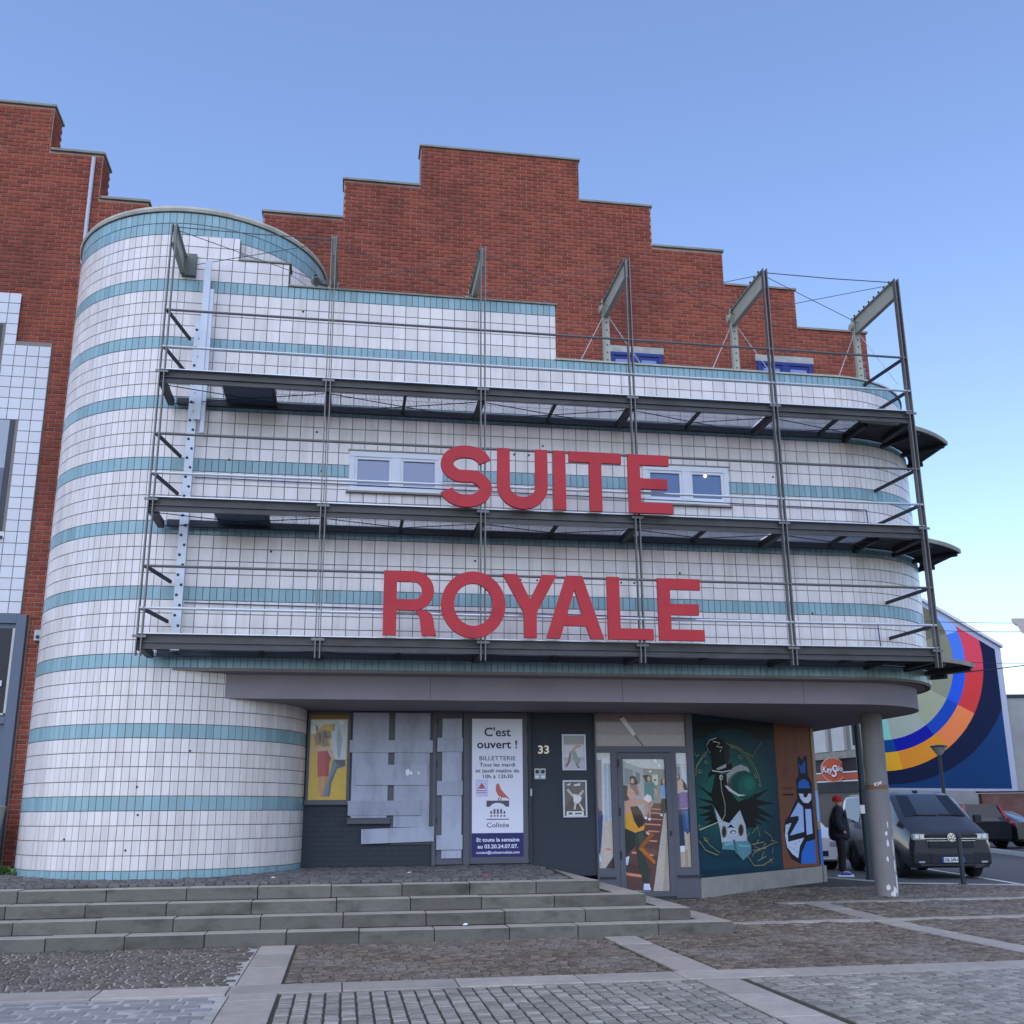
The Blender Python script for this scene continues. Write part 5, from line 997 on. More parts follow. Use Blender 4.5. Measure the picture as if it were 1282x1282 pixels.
def glyph(ch, w_):
    B = R4
    if ch == 'I': return [B(0, S_, 0, H)]
    if ch == 'T': return [B(0, w_, H - .165, H), B(w_ / 2 - S_ / 2, w_ / 2 + S_ / 2, 0, H - .165)]
    if ch == 'E': return [[(0, 0), (w_, 0), (w_, .165), (S_, .165), (S_, .38), (w_ * .9, .38), (w_ * .9, .545), (S_, .545), (S_, H - .165), (w_ * .95, H - .165), (w_ * .95, H), (0, H)]]
    if ch == 'L': return [[(0, 0), (w_, 0), (w_, .165), (S_, .165), (S_, H), (0, H)]]
    if ch == 'U': return [strip([(S_ / 2, H)] + arcp(w_ / 2, .34, w_ / 2 - S_ / 2, .34 - S_ / 2 + .01, 180, 360, 18) + [(w_ - S_ / 2, H)], S_)]
    if ch == 'S':
        rx = w_ / 2 - S_ / 2; rz = (H - S_) / 4 + .012; zc1 = H - S_ / 2 - rz + .012; zc0 = S_ / 2 + rz - .012
        up_ = arcp(w_ / 2, zc1, rx * .97, rz, 12, 250, 20); dn = arcp(w_ / 2, zc0, rx, rz, 70, -168, 20)
        return [strip(up_ + dn, S_)]
    if ch == 'O':
        o_ = arcp(w_ / 2, H / 2, w_ / 2, H / 2 + .02, 90, 450, 40)[:-1]; i_ = arcp(w_ / 2, H / 2, w_ / 2 - S_, H / 2 - S_ + .03, 90, 450, 40)[:-1]
        return [[o_[k], o_[(k + 1) % 40], i_[(k + 1) % 40], i_[k]] for k in range(40)]
    if ch == 'R':
        hz = .36; rad = (H - hz) / 2
        bowl = [(S_, H)] + arcp(w_ - rad - .04, H - rad, rad, rad, 90, -90, 14) + [(S_, hz)]
        cut = [(S_, hz + .155), (w_ - rad - .04, hz + .155)] + arcp(w_ - rad - .04, H - rad, rad - .17, rad - .155, -90, 90, 12) + [(S_, H - .155)]
        outer = bowl[:-1]; inner = cut[::-1]
        ring_ = outer + [(S_, hz)] + cut
        leg = [(w_ - .3, hz), (w_ - .15, hz), (w_ - .07, hz - .05), (w_ - .04, hz - .15), (w_ - .03, .12), (w_, 0), (w_ - .2, 0), (w_ - .222, .12), (w_ - .235, hz - .1)]
        return [B(0, S_, 0, H), ring_, leg]
    if ch == 'Y': return [[(0, H), (.215, H), (w_ / 2, .555), (w_ - .215, H), (w_, H), (w_ / 2 + S_ / 2, .36), (w_ / 2 + S_ / 2, 0), (w_ / 2 - S_ / 2, 0), (w_ / 2 - S_ / 2, .36)]]
    if ch == 'A':
        c_ = w_ / 2; return [[(0, 0), (.2, 0), (.26, .19), (w_ - .26, .19), (w_ - .2, 0), (w_, 0), (c_ + .12, H), (c_ - .12, H), (c_, .74), (w_ - .307, .335), (.307, .335), (c_ - .001, .74), (c_ - .121, H)]]
def letter(ch, x0, x1, z, label):
    k = MB(); w_ = x1 - x0
    polys = glyph(ch, w_)
    if ch == 'A':
        c_ = w_ / 2
        polys = [[(0, 0), (.2, 0), (.305, .335), (c_, .72), (c_, H), (c_ - .12, H)], [(w_, 0), (c_ + .12, H), (c_, H), (c_, .72), (w_ - .305, .335), (w_ - .2, 0)], [(.26, .185), (w_ - .26, .185), (w_ - .305, .335), (.305, .335)]]
    for p in polys: k.prism(p, lambda a, b_, t: (x0 + a, t, z + b_), LY, LY + T_)
    o = k.build('letter_' + ch.lower(), M_red); tag(o, label, 'letter', None)
    o2 = MB().bar((x0 + w_ * .35, LY + T_, z + .86), (x0 + w_ * .35, GYF - .03, z + .86), .02, .02).bar((x0 + w_ * .65, LY + T_, z + .86), (x0 + w_ * .65, GYF - .03, z + .86), .02, .02).build('hook', M_dark, o)
Z1, Z2 = 5.84, 3.92
for ch, a, c in (('S', 1.24, 2.01), ('U', 2.09, 2.845), ('I', 2.935, 3.12), ('T', 3.175, 3.98), ('E', 4.085, 4.76)):
    letter(ch, a, c, Z1, {'S': 'big red block letter S starting the upper word', 'U': 'big red block letter U of the upper word', 'I': 'big red block letter I of the upper word', 'T': 'big red block letter T of the upper word', 'E': 'big red block letter E ending the upper word SUITE'}[ch])
for ch, a, c in (('R', .465, 1.215), ('O', 1.275, 2.2), ('Y', 2.16, 2.955), ('A', 2.79, 3.635), ('L', 3.7, 4.375), ('E', 4.465, 5.15)):
    letter(ch, a, c, Z2, {'R': 'big red block letter R starting the lower word', 'O': 'big red round letter O of the lower word', 'Y': 'big red block letter Y of the lower word', 'A': 'big red block letter A of the lower word', 'L': 'big red block letter L of the lower word', 'E': 'big red block letter E ending the lower word ROYALE'}[ch])
# ------------------------------------------------------------------ brick neighbour on the left
nb = thing('brick_neighbour', 'red brick building with stepped parapet and white tile panel left of the round tower', 'building', (-7, 2.6, .6))
NS = [(-14, -5.81, 14.46), (-5.81, -4.85, 13.53), (-4.85, -3.97, 12.6)]
k = MB()
for x0, x1, z1 in NS: k.box(x0, x1, GY + .014, GY + .55, 0, z1)
nw = k.build('brick_wall', M_mortar, nb)
pieces('brick', brk, M_brick, brick_rows([(-7.7, -6.0, 10.49, 14.46), (-6.0, -5.81, 9.64, 14.46), (-5.81, -5.36, 9.64, 13.53), (-5.36, -4.85, 4.73, 13.53), (-5.23, -4.85, .66, 4.73), (-4.85, -3.97, 10.8, 12.6)], GY + .014, seed=9), nw)
k = MB(); side = []
for x1, z0, z1 in ((-5.81, 13.53, 14.46), (-4.85, 12.6, 13.53), (-3.97, 10.9, 12.6)):       # returns of the parapet steps
    n0, n1 = round(z0 / .0775), int(z1 / .0775 + .01)
    for n in range(n0, n1):
        for y in (GY + .02, GY + .245) if n % 2 else (GY + .02, GY + .135, GY + .36):
            ln = .22 if n % 2 or y > GY + .03 else .105
            if y + ln > GY + .56: ln = GY + .55 - y
            side.append((0, place(x1, y + ln / 2, (n + .5) * .0775, ln / .213, 1, 1, R_(90))))
pieces('return_brick', [piece_mesh('return_brick', .207, .061, .014, .004)], M_brick, side, nw, 120)
k = MB()
for i, (x0, x1, z1) in enumerate(NS): k.box(x0 if i == 0 else x0 + .03, x1 + .035, GY - .035, GY + .58, z1, z1 + .05)
k.build('parapet_coping', M_coping, nb, bevel=.005)
tp = MB().box(-14, -5.36, GY - .02, GY + .013, 4.74, 9.63).box(-14, -6.0, GY - .02, GY + .013, 9.631, 10.49).build('tile_panel', M_grout, nb)
pl = []
for n in range(29):
    z = 4.75 + n * .2
    for c_ in range(12):
        x = -5.365 - .1 - c_ * .2
        if z > 9.5 and x > -6.0: continue
        if x < -5.83 and 5.95 < z < 8.15: continue
        if x < -6.2 and 9.05 < z < 9.85: continue
        pl.append((0, place(x, GY - .02, z + .1)))
pieces('tile', [piece_mesh('tile', .189, .189, .014, .003)], mat('bluish_white_tile', 'cdcdd2', .22, noise=.03, island=.05, bump=.04, bscale=9), pl, tp, 300)
M_dw = mat('dark_window_frame', '3c4048', .5)
for x1, z0, z1 in ((-5.84, 6.08, 8.24), (-6.24, 9.15, 9.9)):
    wn = MB().box(x1 - 1.6, x1 + .02, GY - .03, GY - .012, z0 - .03, z1 + .03).build('window', M_dw, nb)
    MB().box(x1 - 1.6, x1 - .06, GY - .034, GY - .031, z0 + .05, z1 - .1).build('pane', glass_mat('clear_pane', (.16, .19, .24)), wn)
    MB().box(x1 - 1.6, x1 + .05, GY - .09, GY - .02, z0 - .06, z0 - .02).build('sill', M_dw, wn)
    MB().box(x1 - 1.6, x1 - .06, GY - .036, GY - .0345, z0 + .05, z0 + (z1 - z0) * .55).build('blind', mat('purple_blind', '6d6a80', .6, noise=.1, nscale=2), wn)
dn = MB().box(-14, -5.24, GY - .05, GY + .013, .6, 4.73).build('garage_front', mat('blue_grey_frame', '5f6878', .55, noise=.06), nb)
MB().box(-9, -5.4, GY - .07, GY - .045, 3.12, 4.5).build('dark_panel', mat('black_panel', '23242a', .4, noise=.15), dn)
MB().box(-5.44, -5.4, GY - .08, GY - .071, 3.12, 4.5).box(-9, -5.44, GY - .08, GY - .071, 3.09, 3.12).build('edge_strip', mat('worn_white_strip', 'b9b8b0', .7, noise=.3, nscale=14), dn)
MB().box(-5.4, -5.24, GY - .1, GY - .05, .62, 4.73).box(-9, -5.4, GY - .1, GY - .05, 4.58, 4.73).box(-9, -5.4, GY - .1, GY - .05, 2.95, 3.06).build('front_frame', mat('blue_grey_frame', '5f6878', .55, noise=.06), dn, bevel=.006)
MB().box(-5.56, -5.51, GY - .1, GY - .07, 3.55, 3.64).build('lock', M_alu, dn)
MB().tube([(-5.0, GY - .06, 11.2), (-5.0, GY - .06, 13.42)], .035, 12).build('downpipe', mat('pale_pipe', 'b5bac4', .5), nb)
al = MB().box(-5.1, -4.98, GY - .1, GY - .0, 4.3, 4.48).build('alarm_box', mat('alarm_plastic', 'b0b4ba', .5), nb, bevel=.008)
MB().lathe([(.03, 0), (.03, .01), (0, .012)], (-5.04, GY - .1, 4.36), 12, 'y').build('lens', M_dark, al)
pt = MB().lathe([(.0, .66), (.40, .66), (.44, .75), (.56, 1.6), (.58, 1.66), (.52, 1.67), (.5, 1.55), (0, 1.5)], (-5.56, 1.45, 0), 32).build('concrete_planter', mat('planter_concrete', 'a3a49c', .85, noise=.15, nscale=9, bump=.2), smooth=False)
tag(pt, 'round concrete planter tub by the brick wall', 'planter')
wd = thing('weed_plant', 'small green weed growing at the foot of the round tower', 'plant', (-4.78, 1.32, .66))
M_leaf = mat('weed_leaf', '4c6b38', .6, noise=.25, nscale=20, island=.3)
lv = piece_mesh('leaf', .06, .1, .004, .012); lv.materials.append(M_leaf)
for i in range(46):
    a = random.uniform(0, 6.28); r = random.uniform(0, .17); o = bpy.data.objects.new('leaf', lv); COL.objects.link(o); adopt(o, wd)
    o.matrix_basis = Matrix.Translation((-4.8 + r * math.cos(a), 1.2 + r * math.sin(a) * .7, .68 + random.uniform(.0, .14) * (1 - r * 3))) @ Matrix.Rotation(a, 4, 'Z') @ Matrix.Rotation(random.uniform(-1.2, -.2), 4, 'X') @ Matrix.Scale(random.uniform(.6, 1.1), 4)
MB().tube([(-4.8, 1.2, .65), (-4.79, 1.18, .75)], .008, 5).build('stem', M_leaf, wd)

# ------------------------------------------------------------------ across the street
def W(xr, fd, z): p = Vector((CAM.x, CAM.y, 0)) + r0 * xr + f0 * fd; return (p.x, p.y, z)
KM = 60 / 36
def MW(a, b_, o_): return W(a * KM, 60 - o_, (b_ - 1.5) * KM + 1.5)      # mural wall coordinates
mbd = thing('mural_building', 'tall gable end painted with a huge mural of coloured rings', 'building', W(14.5 * KM, 60, 0))
M_rend = mat('grey_render', '9b9b98', .9, noise=.15, nscale=1.2, stain='77767a', stscale=.5, stamt=.5)
MB().prism([(11.97, .6), (17.2, .6), (17.2, 7.05), (11.97, 10.45)], MW, -8, 0).build('gable_wall', M_rend, mbd)
M_wb = mat('white_border', 'c9cbd6', .8, noise=.08)
def clip(poly, conv):
    out = poly
    for i in range(len(conv)):
        a, c_ = conv[i], conv[(i + 1) % len(conv)]; ins = lambda p: (c_[0] - a[0]) * (p[1] - a[1]) - (c_[1] - a[1]) * (p[0] - a[0]) >= -1e-9
        res = []
        for j in range(len(out)):
            p, q = out[j], out[(j + 1) % len(out)]; ip, iq = ins(p), ins(q)
            if ip: res.append(p)
            if ip != iq:
                d1 = (c_[0] - a[0]) * (p[1] - a[1]) - (c_[1] - a[1]) * (p[0] - a[0]); d2 = (c_[0] - a[0]) * (q[1] - a[1]) - (c_[1] - a[1]) * (q[0] - a[0]); t = d1 / (d1 - d2)
                res.append((p[0] + (q[0] - p[0]) * t, p[1] + (q[1] - p[1]) * t))
        out = res
        if not out: break
    return out
FRM = [(12.07, 2.27), (16.98, 2.2), (16.98, 6.98), (12.07, 10.19)]
mu = [('aeb2c4', [(11.975, 2.2), (17.18, 2.1), (17.19, 7.04), (11.975, 10.43)], 0), ('1d3f6c', FRM, 0), ('1a2340', clip(ell(12.89, 6.93, 4.55, 4.55, 72), FRM), 0)]
c0 = (12.64, 6.68)
def sector(r1, r2, a0, a1, col):
    n = max(2, int((a1 - a0) / 4)); ts = [R_(a0 + (a1 - a0) * i / n) for i in range(n + 1)]
    for t, u_ in zip(ts, ts[1:]):
        q = clip([(c0[0] + r1 * math.cos(t), c0[1] + r1 * math.sin(t)), (c0[0] + r2 * math.cos(t), c0[1] + r2 * math.sin(t)), (c0[0] + r2 * math.cos(u_), c0[1] + r2 * math.sin(u_)), (c0[0] + r1 * math.cos(u_), c0[1] + r1 * math.sin(u_))], FRM)
        if len(q) > 2: mu.append((col, q, 0))
for a0, a1, c_ in ((18, 100, '6b6a55'), (-5, 18, '85836c'), (-30, -5, '8d8f78'), (-55, -30, 'a3a889'), (-82, -55, 'a8afa0'), (-130, -82, '8fd0bd')): sector(0.01, 2.83, a0, a1, c_)
for a0, a1, c_ in ((17, 100, '8fb0ea'), (-6, 17, '4a7ad8'), (-30, -6, '2a5ad0'), (-55, -30, '1f4aae'), (-81, -55, '18209a'), (-130, -81, '0f4a86')): sector(2.83, 3.25, a0, a1, c_)
for a0, a1, c_ in ((24, 100, 'b02a3a'), (-6, 24, 'd8485a'), (-30, -6, 'd23f3f'), (-53, -30, 'f0854f'), (-80, -53, 'e8922f'), (-130, -80, 'f0ae2c')): sector(3.25, 3.87, a0, a1, c_)
i0 = 3; flat = []
v = []; f = []; cc = []
for i, (hx, pts, _) in enumerate(mu):
    kk = len(v); v += [MW(a, b_, .01 + .02 * min(i, 3)) for a, b_ in pts]
    for t in geometry.tessellate_polygon([[Vector((a, b_, 0)) for a, b_ in pts]]): f.append(tuple(kk + q for q in t)); cc.append(lin(hx))
me = bpy.data.meshes.new('mural_painting'); me.from_pydata(v, [], f); at = me.color_attributes.new('ink', 'FLOAT_COLOR', 'CORNER')
for p in me.polygons:
    for li in p.loop_indices: at.data[li].color = (*cc[p.index], 1)
link('mural_painting', me, print_mat('wall_paint', .8), mbd)
MB().prism([(11.9, 10.45), (17.25, 7.03), (17.25, 7.13), (11.9, 10.57)], MW, -8, .2).build('roof_edge', M_wb, mbd)
lw = thing('low_brick_wall', 'low brown brick wall below the mural beside parked cars', 'wall', W(20.5, 57, 0))
MB().prism([(25.2, -.2), (34, -.2), (34, 2.4), (25.2, 2.35)], lambda a, b_, t: W(a, t, b_), 57, 57.4).build('wall_body', mat('brown_brick_wall', '6a4a42', .9, noise=.3, nscale=3, stain='8a7a70', stscale=1), lw)
MB().prism([(25.1, 2.4), (34, 2.45), (34, 2.53), (25.1, 2.48)], lambda a, b_, t: W(a, t, b_), 56.95, 57.45).build('wall_cap', M_dark, lw)
gw = thing('grey_yard_wall', 'tall grey rendered wall right of the mural', 'wall', W(30, 62, 0))
MB().prism([(28.9, -.2), (44, -.2), (44, 7.9), (28.9, 7.9)], lambda a, b_, t: W(a, t, b_), 61, 62).build('wall_body', M_rend, gw); MB().prism([(28.9, 7.91), (44, 7.91), (44, 8.1), (28.9, 8.1)], lambda a, b_, t: W(a, t, b_), 60.9, 62.1).build('wall_cap', M_dark, gw)
FH = lambda a, b_, t: W(a + t * .75, 33 + t, b_)
fbn = thing('corniced_house', 'pale house corner with projecting stone cornice at the far right', 'building', W(18, 33, 0))
MB().prism([(16.75, -.2), (24, -.2), (24, 7.6), (16.75, 7.6)], FH, 0, 5).build('wall_body', mat('pale_stone', 'b9b0a4', .85, noise=.12), fbn)
MB().prism([(16.75, 6.95), (16.55, 7.05), (16.45, 7.3), (16.3, 7.35), (16.3, 7.5), (24, 7.5), (24, 6.95)], FH, -.2, 5).build('cornice', mat('pale_stone', 'b9b0a4', .85, noise=.12), fbn)
MB().prism([(16.7, 7.61), (24, 7.61), (24, 8.5), (17.1, 8.5)], FH, .2, 5).build('attic', mat('attic_brick', '7d4a40', .9), fbn)
# shop with the round orange sign, seen at a slant
A0 = W(15.25, 45, 0); A1 = W(13.2, 50.5, 0)
sv = (Vector(A1) - Vector(A0)); sl_ = sv.length; sv.normalize(); sn = Vector((-sv.y, sv.x, 0))
if sn.dot(Vector((CAM.x, CAM.y, 0)) - Vector(A0)) < 0: sn = -sn
def SH(a, b_, o_): p = Vector(A0) + sv * a + sn * o_; return (p.x, p.y, b_)
shop = thing('corner_shop', 'dark shopfront with round orange sign below a pale ribbed upper storey', 'building', A0)
fp = [SH(0, 0, -.05)[:2], W(19.3, 57.5, 0)[:2], W(14, 66, 0)[:2], SH(sl_ + 8, 0, -.05)[:2]]
MB().prism(fp, XY, -.2, 12).build('shop_wall', mat('pale_shop_wall', '85827e', .9, noise=.15, stain='8a8680', stscale=.6), shop)
M_rib = mat('ribbed_cladding', 'bdbab5', .8, noise=.12, nscale=2)
for i in range(14): MB().prism([(i * 1.3 + .1, 4.1), (i * 1.3 + .95, 4.1), (i * 1.3 + .95, 8.5), (i * 1.3 + .1, 8.5)], SH, -.049, .12).build('cladding_rib', M_rib, shop)
MB().prism([(-.05, 3.75), (sl_ + 8, 3.75), (sl_ + 8, 4.05), (-.05, 4.05)], SH, -.049, .35).build('shop_cornice', M_coping, shop)
M_blk = mat('black_fascia', '2b2c30', .5, noise=.1)
MB().prism([(0, 2.3), (sl_ + 8, 2.3), (sl_ + 8, 3.74), (0, 3.74)], SH, -.049, .2).build('fascia', M_blk, shop)
for z0, z1, c_ in ((2.85, 3.1, 'b4593f'), (2.76, 2.82, 'd8d6d4'), (3.13, 3.19, 'd8d6d4')): MB().prism([(0, z0), (sl_ + 8, z0), (sl_ + 8, z1), (0, z1)], SH, .201, .21).build('fascia_stripe', mat('stripe_' + c_, c_, .5), shop)
MB().prism([(0, -.2), (sl_ + 8, -.2), (sl_ + 8, 2.29), (0, 2.29)], SH, -.049, .02).build('shop_window', mat('shop_glass', '3c3f46', .2), shop)
k = MB()
for i in range(8): k.prism([(3.9, .3 + i * .25), (6.6, .3 + i * .25), (6.6, .5 + i * .25), (3.9, .5 + i * .25)], SH, .03, .06)
k.build('white_shutter', mat('shutter', 'a9a9ad', .6), shop)
# disc faces the square
dp = W(15.35 - .65, 46.6, 0)
DC = Vector(W(14.1, 46.4, 3.27))
ds = thing('round_shop_sign', 'round orange shop sign with white script lettering on the dark fascia', 'sign', DC)
def DF(a, b_, o_): p = DC + r0 * a - f0 * o_; return (p.x, p.y, DC.z + b_)
MB().prism(ell(0, 0, .53, .53, 32), DF, -.1, 0).build('disc', mat('orange_disc', 'b9573c', .5), ds); 
rg = MB(); o_, i_ = ell(0, 0, .535, .535, 32), ell(0, 0, .5, .5, 32)
for q in range(32): rg.prism([o_[q], o_[(q + 1) % 32], i_[(q + 1) % 32], i_[q]], DF, .001, .02)
rg.build('rim', mat('pale_rim', 'c9a08a', .5), ds)
M_scr = mat('script_white', 'd9dbe4', .5); rotc = Matrix((r0, u0, -f0)).transposed()
for bdy, a, b_, s_, w_ in (('Key', -.5, -.12, .38, .46), ('S', -.12, -.3, .72, .28), ('alon', .1, -.06, .32, .42)):
    text('script_shadow', bdy, s_, DF(a + .03, b_ - .03, .008), M_blk, ds, rot=rotc, width=w_, shear=.2, bold=.02); text('script', bdy, s_, DF(a, b_, .03), M_scr, ds, rot=rotc, width=w_, shear=.2, bold=.008)
pj_ = thing('projecting_shop_sign', 'black hanging sign with upright orange oval above the shop', 'sign', W(15.0, 45.2, 4.3))
PC = Vector(W(15.0, 45.2, 5.05))
def PF(a, b_, o_): p = PC + r0 * a - f0 * o_; return (p.x, p.y, PC.z + b_)
MB().prism(R4(-.29, .29, -.8, .9), PF, -.12, 0).build('sign_box', mat('sign_black', '141417', .4), pj_); MB().prism(ell(0, 0, .21, .74, 28), PF, .001, .012).build('oval', mat('orange_oval', 'c07a40', .5), pj_)
text('script', 'KeySalon', .3, PF(-.07, .62, .02), M_scr, pj_, rot=rotc @ Matrix.Rotation(R_(-80), 3, 'Z'), width=1.2, bold=.006)
# ------------------------------------------------------------------ street furniture
def lamp():
    b_ = Vector(W(12.2, 30, 0)); t = thing('street_lamp', 'slim dark street lamp with cone lantern before the mural', 'street lamp', b_)
    MB().lathe([(.09, 0), (.09, .8), (.06, .85), (.045, 3.05)], b_, 14).build('pole', M_dark, t)
    MB().lathe([(.05, 3.02), (.09, 3.06), (.22, 3.26)], b_, 16).build('lantern_glass', mat('lantern_glass', '8f8d86', .3), t)
    MB().lathe([(.0, 3.33), (.2, 3.3), (.25, 3.27), (.22, 3.255)], b_, 16).build('lantern_cap', M_dark, t)
    for a in (0, 1.57, 3.14, 4.71): MB().bar(b_ + Vector((.06 * math.cos(a), .06 * math.sin(a), 3.05)), b_ + Vector((.225 * math.cos(a), .225 * math.sin(a), 3.27)), .015, .015).build('lantern_bar', M_dark, t)
lamp()
M_navyp = mat('dark_blue_post', '2c333d', .4, noise=.15, nscale=6)
dpz = thing('dark_signal_post', 'tall dark blue metal post at the kerb beside the pillar', 'post', (10.58, 5.0, .14))
MB().lathe([(.1, .14), (.1, .2), (.08, .22), (.08, 1.9), (.085, 1.92), (.085, 2.0), (.07, 2.02), (.06, 5.6), (0, 5.62)], (10.58, 5.0, 0), 18).build('shaft', M_navyp, dpz)
MB().bar((10.5, 4.915, 1.45), (10.5, 4.915, 1.62), .1, .01).build('sticker', M_pap, dpz)
bo = thing('bollard', 'thin dark metal bollard in front of the grey van', 'bollard', (11.62, 3.4, .13))
MB().lathe([(.09, .1), (.09, .15), (.045, .16), (.045, 1.0), (.05, 1.01), (.05, 1.04), (.03, 1.07), (0, 1.075)], (11.62, 3.4, 0), 16).build('shaft', M_navyp, bo, smooth=False)
for i, (a, b_) in enumerate((((18.5, 8.85, 40), (32, 9.3, 40)), ((18.5, 8.5, 40), (32, 8.95, 40)), ((18.5, 7.3, 40), (32, 7.55, 40)), ((15.0, 6.2, 38), (30, 8.6, 40)))):
    p, q = Vector(W(a[0] - 3, a[2], a[1] - .1)), Vector(W(b_[0], b_[2], b_[1])); pts = [p.lerp(q, t) - Vector((0, 0, .35 * 4 * t * (1 - t))) for t in np.linspace(0, 1, 10)]
    o = MB().tube(pts, .012 if i < 3 else .022, 5).build('overhead_cable', M_dark); tag(o, ['thin overhead wire, topmost of those crossing the sky by the mural', 'thin overhead wire, second from the top by the mural', 'thin overhead wire, third from the top by the mural', 'thick dark cable crossing in front of the mural'][i], 'cable', 'overhead wires')
# painted lines on the road
k = MB().quadset([(14.0, 5.0, -.016), (14.15, 5.0, -.016), (16.0, 13, -.016), (15.85, 13, -.016)], [(0, 1, 2, 3)]); o = k.build('road_line', M_paint); o['kind'] = 'structure'
k = MB().box(18, 60, 0, 0, 0, 0) if False else MB().prism([(19.5, 8.5), (19.8, 8.4), (25.5, 25), (25.2, 25.1)], XY, -.02, .1); o = k.build('far_kerb', M_kerb); o['kind'] = 'structure'

# ------------------------------------------------------------------ vehicles (local frame: front towards -y, nose at y = 0)
M_tyre = mat('tyre_rubber', '1f2023', .85); M_rim = mat('alloy_rim', 'a8abb0', .35, metal=.7); M_rimd = mat('dark_rim', '3c3e44', .4, metal=.5)
M_cg = mat('car_glass', '181c22', .06, spec=.5); M_chrome = mat('chrome', 'd0d4da', .15, metal=.9); M_plast = mat('black_plastic', '212327', .6)
M_hl = mat('headlight_glass', '9aa0a8', .1, coat=.8); M_tail = mat('tail_lamp', 'b0222c', .25, coat=.6); M_plate = mat('number_plate', 'd8dade', .5); M_pb = mat('plate_blue', '2a4aa8', .5)
def vehicle(name, label, loc, rz, st, paint, screens, sides, wheels, rim, wr=.33, groups=None):
    t = thing(name, label, 'van' if 'van' in name else 'car', loc, groups)
    M = Matrix.Translation(loc) @ Matrix.Rotation(rz, 4, 'Z'); X = lambda p: M @ Vector(p)
    rings = []
    for y, zb, hb, zl, hl_, zt, ht in st:
        R1 = [(hb * .94, zb), (hb, zb + .12), (hl_, zl), (ht + (hl_ - ht) * .12, zt - .07 * (1 if zt - zl > .2 else .35)), (ht - .1, zt), (ht * .45, zt + .015)]
        rings.append([(x, y, z) for x, z in R1] + [(-x, y, z) for x, z in R1[::-1]])
    k = MB(); n = len(rings[0])
    for r_ in rings: k.v += [tuple(X(p)) for p in r_]
    for i in range(len(rings) - 1):
        for j in range(n): a, c_ = i * n + j, i * n + (j + 1) % n; k.f.append((a, c_, c_ + n, a + n))
    k.f.append(tuple(range(n))); k.f.append(tuple((len(rings) - 1) * n + j for j in range(n)))
    body = k.build('body', paint, t, smooth=True); body.data.set_sharp_from_angle(angle=R_(32))
    def pane(pts, nm='window', inset=.07, off=.012, material=M_cg):
        P_ = [Vector(p) for p in pts]; c_ = sum(P_, Vector()) / len(P_); nn = (P_[1] - P_[0]).cross(P_[2] - P_[0]).normalized()
        if nn.dot(c_ - Vector((0, (st[0][0] + st[-1][0]) / 2, .8))) < 0: nn = -nn
        P_ = [c_ + (p - c_) * (1 - inset) for p in P_]; kk = MB(); q = len(P_)
        kk.quadset([X(p + nn * off) for p in P_] + [X(p - nn * .02) for p in P_], [tuple(range(q))] + [(i, (i + 1) % q, q + (i + 1) % q, q + i) for i in range(q)]); return kk.build(nm, material, t)
    for i, nm in screens: pane([rings[i][4], rings[i][7], rings[i + 1][7], rings[i + 1][4]], nm, .04)
    for i in sides:
        pane([rings[i][2], rings[i + 1][2], rings[i + 1][3], rings[i][3]], 'side_window', .1); pane([rings[i][9], rings[i + 1][9], rings[i + 1][8], rings[i][8]], 'side_window', .1)
    hw = st[2][2]
    for y in wheels:
        for s in (-1, 1):
            c_ = (s * (hw - .1), y, wr)
            kk = MB().lathe([(wr * .62, -.11), (wr * .95, -.11), (wr, -.07), (wr, .07), (wr * .95, .11), (wr * .62, .11)], (0, 0, 0), 24, 'x'); kk.v = [tuple(X((a + c_[0], b_ + c_[1], z + c_[2]))) for a, b_, z in kk.v]; tw = kk.build('wheel', M_tyre, t)
            kk = MB().lathe([(wr * .62, s * .1), (wr * .5, s * .07), (wr * .2, s * .085), (0, s * .09)], (0, 0, 0), 20, 'x')
            for q in range(5):
                a_ = q * 1.257; kk.bar((s * .095, .05 * math.cos(a_), .05 * math.sin(a_)), (s * .1, wr * .6 * math.cos(a_), wr * .6 * math.sin(a_)), .05, .02, (1, 0, 0))
            kk.v = [tuple(X((a + c_[0], b_ + c_[1], z + c_[2]))) for a, b_, z in kk.v]; kk.build('rim', rim, tw)
            kk = MB().lathe([(wr * 1.16, -.05), (wr * 1.16, .006), (0, .006)], (s * (hw + .0), y, wr + .02), 24, 'x', ); kk.v = [tuple(X((s * (hw - .005) + (a - s * hw) * s, b_, max(z, .2)))) for a, b_, z in kk.v]; kk.build('wheel_arch', M_plast, t)
    def bx(nm, x0, x1, y0, y1, z0, z1, material, bev=.006, par=None):
        kk = MB().box(x0, x1, y0, y1, z0, z1); kk.v = [tuple(X(p)) for p in kk.v]; return kk.build(nm, material, par or t, bevel=bev)
    return t, X, bx, pane, rings
def plate(t, X, y, z, front, txt):
    s = -1 if front else 1; kk = MB().box(-.26, .26, y - .008, y + .008, z - .055, z + .055); kk.v = [tuple(X(p)) for p in kk.v]; pl_ = kk.build('number_plate', M_plate, t)
    for x0, x1 in ((-.26, -.215), (.215, .26)):
        kk = MB().box(x0, x1, y + s * .0085, y + s * .0105, z - .055, z + .055); kk.v = [tuple(X(p)) for p in kk.v]; kk.build('plate_end', M_pb, pl_)
    rot_ = X((0, 0, 0)); ex = (X((1, 0, 0)) - rot_) * (1 if front else -1); ey = (X((0, 1, 0)) - rot_) * (1 if front else -1)
    text('plate_text', txt, .1, X((-.2 if front else .2, y + s * .011, z - .036)), M_ink, pl_, rot=Matrix((ex, Vector((0, 0, 1)), -ey)).transposed(), width=.4, bold=.002)
M_vanp = mat('grey_van_paint', '37373d', .3, metal=.3, coat=.6, noise=.03)
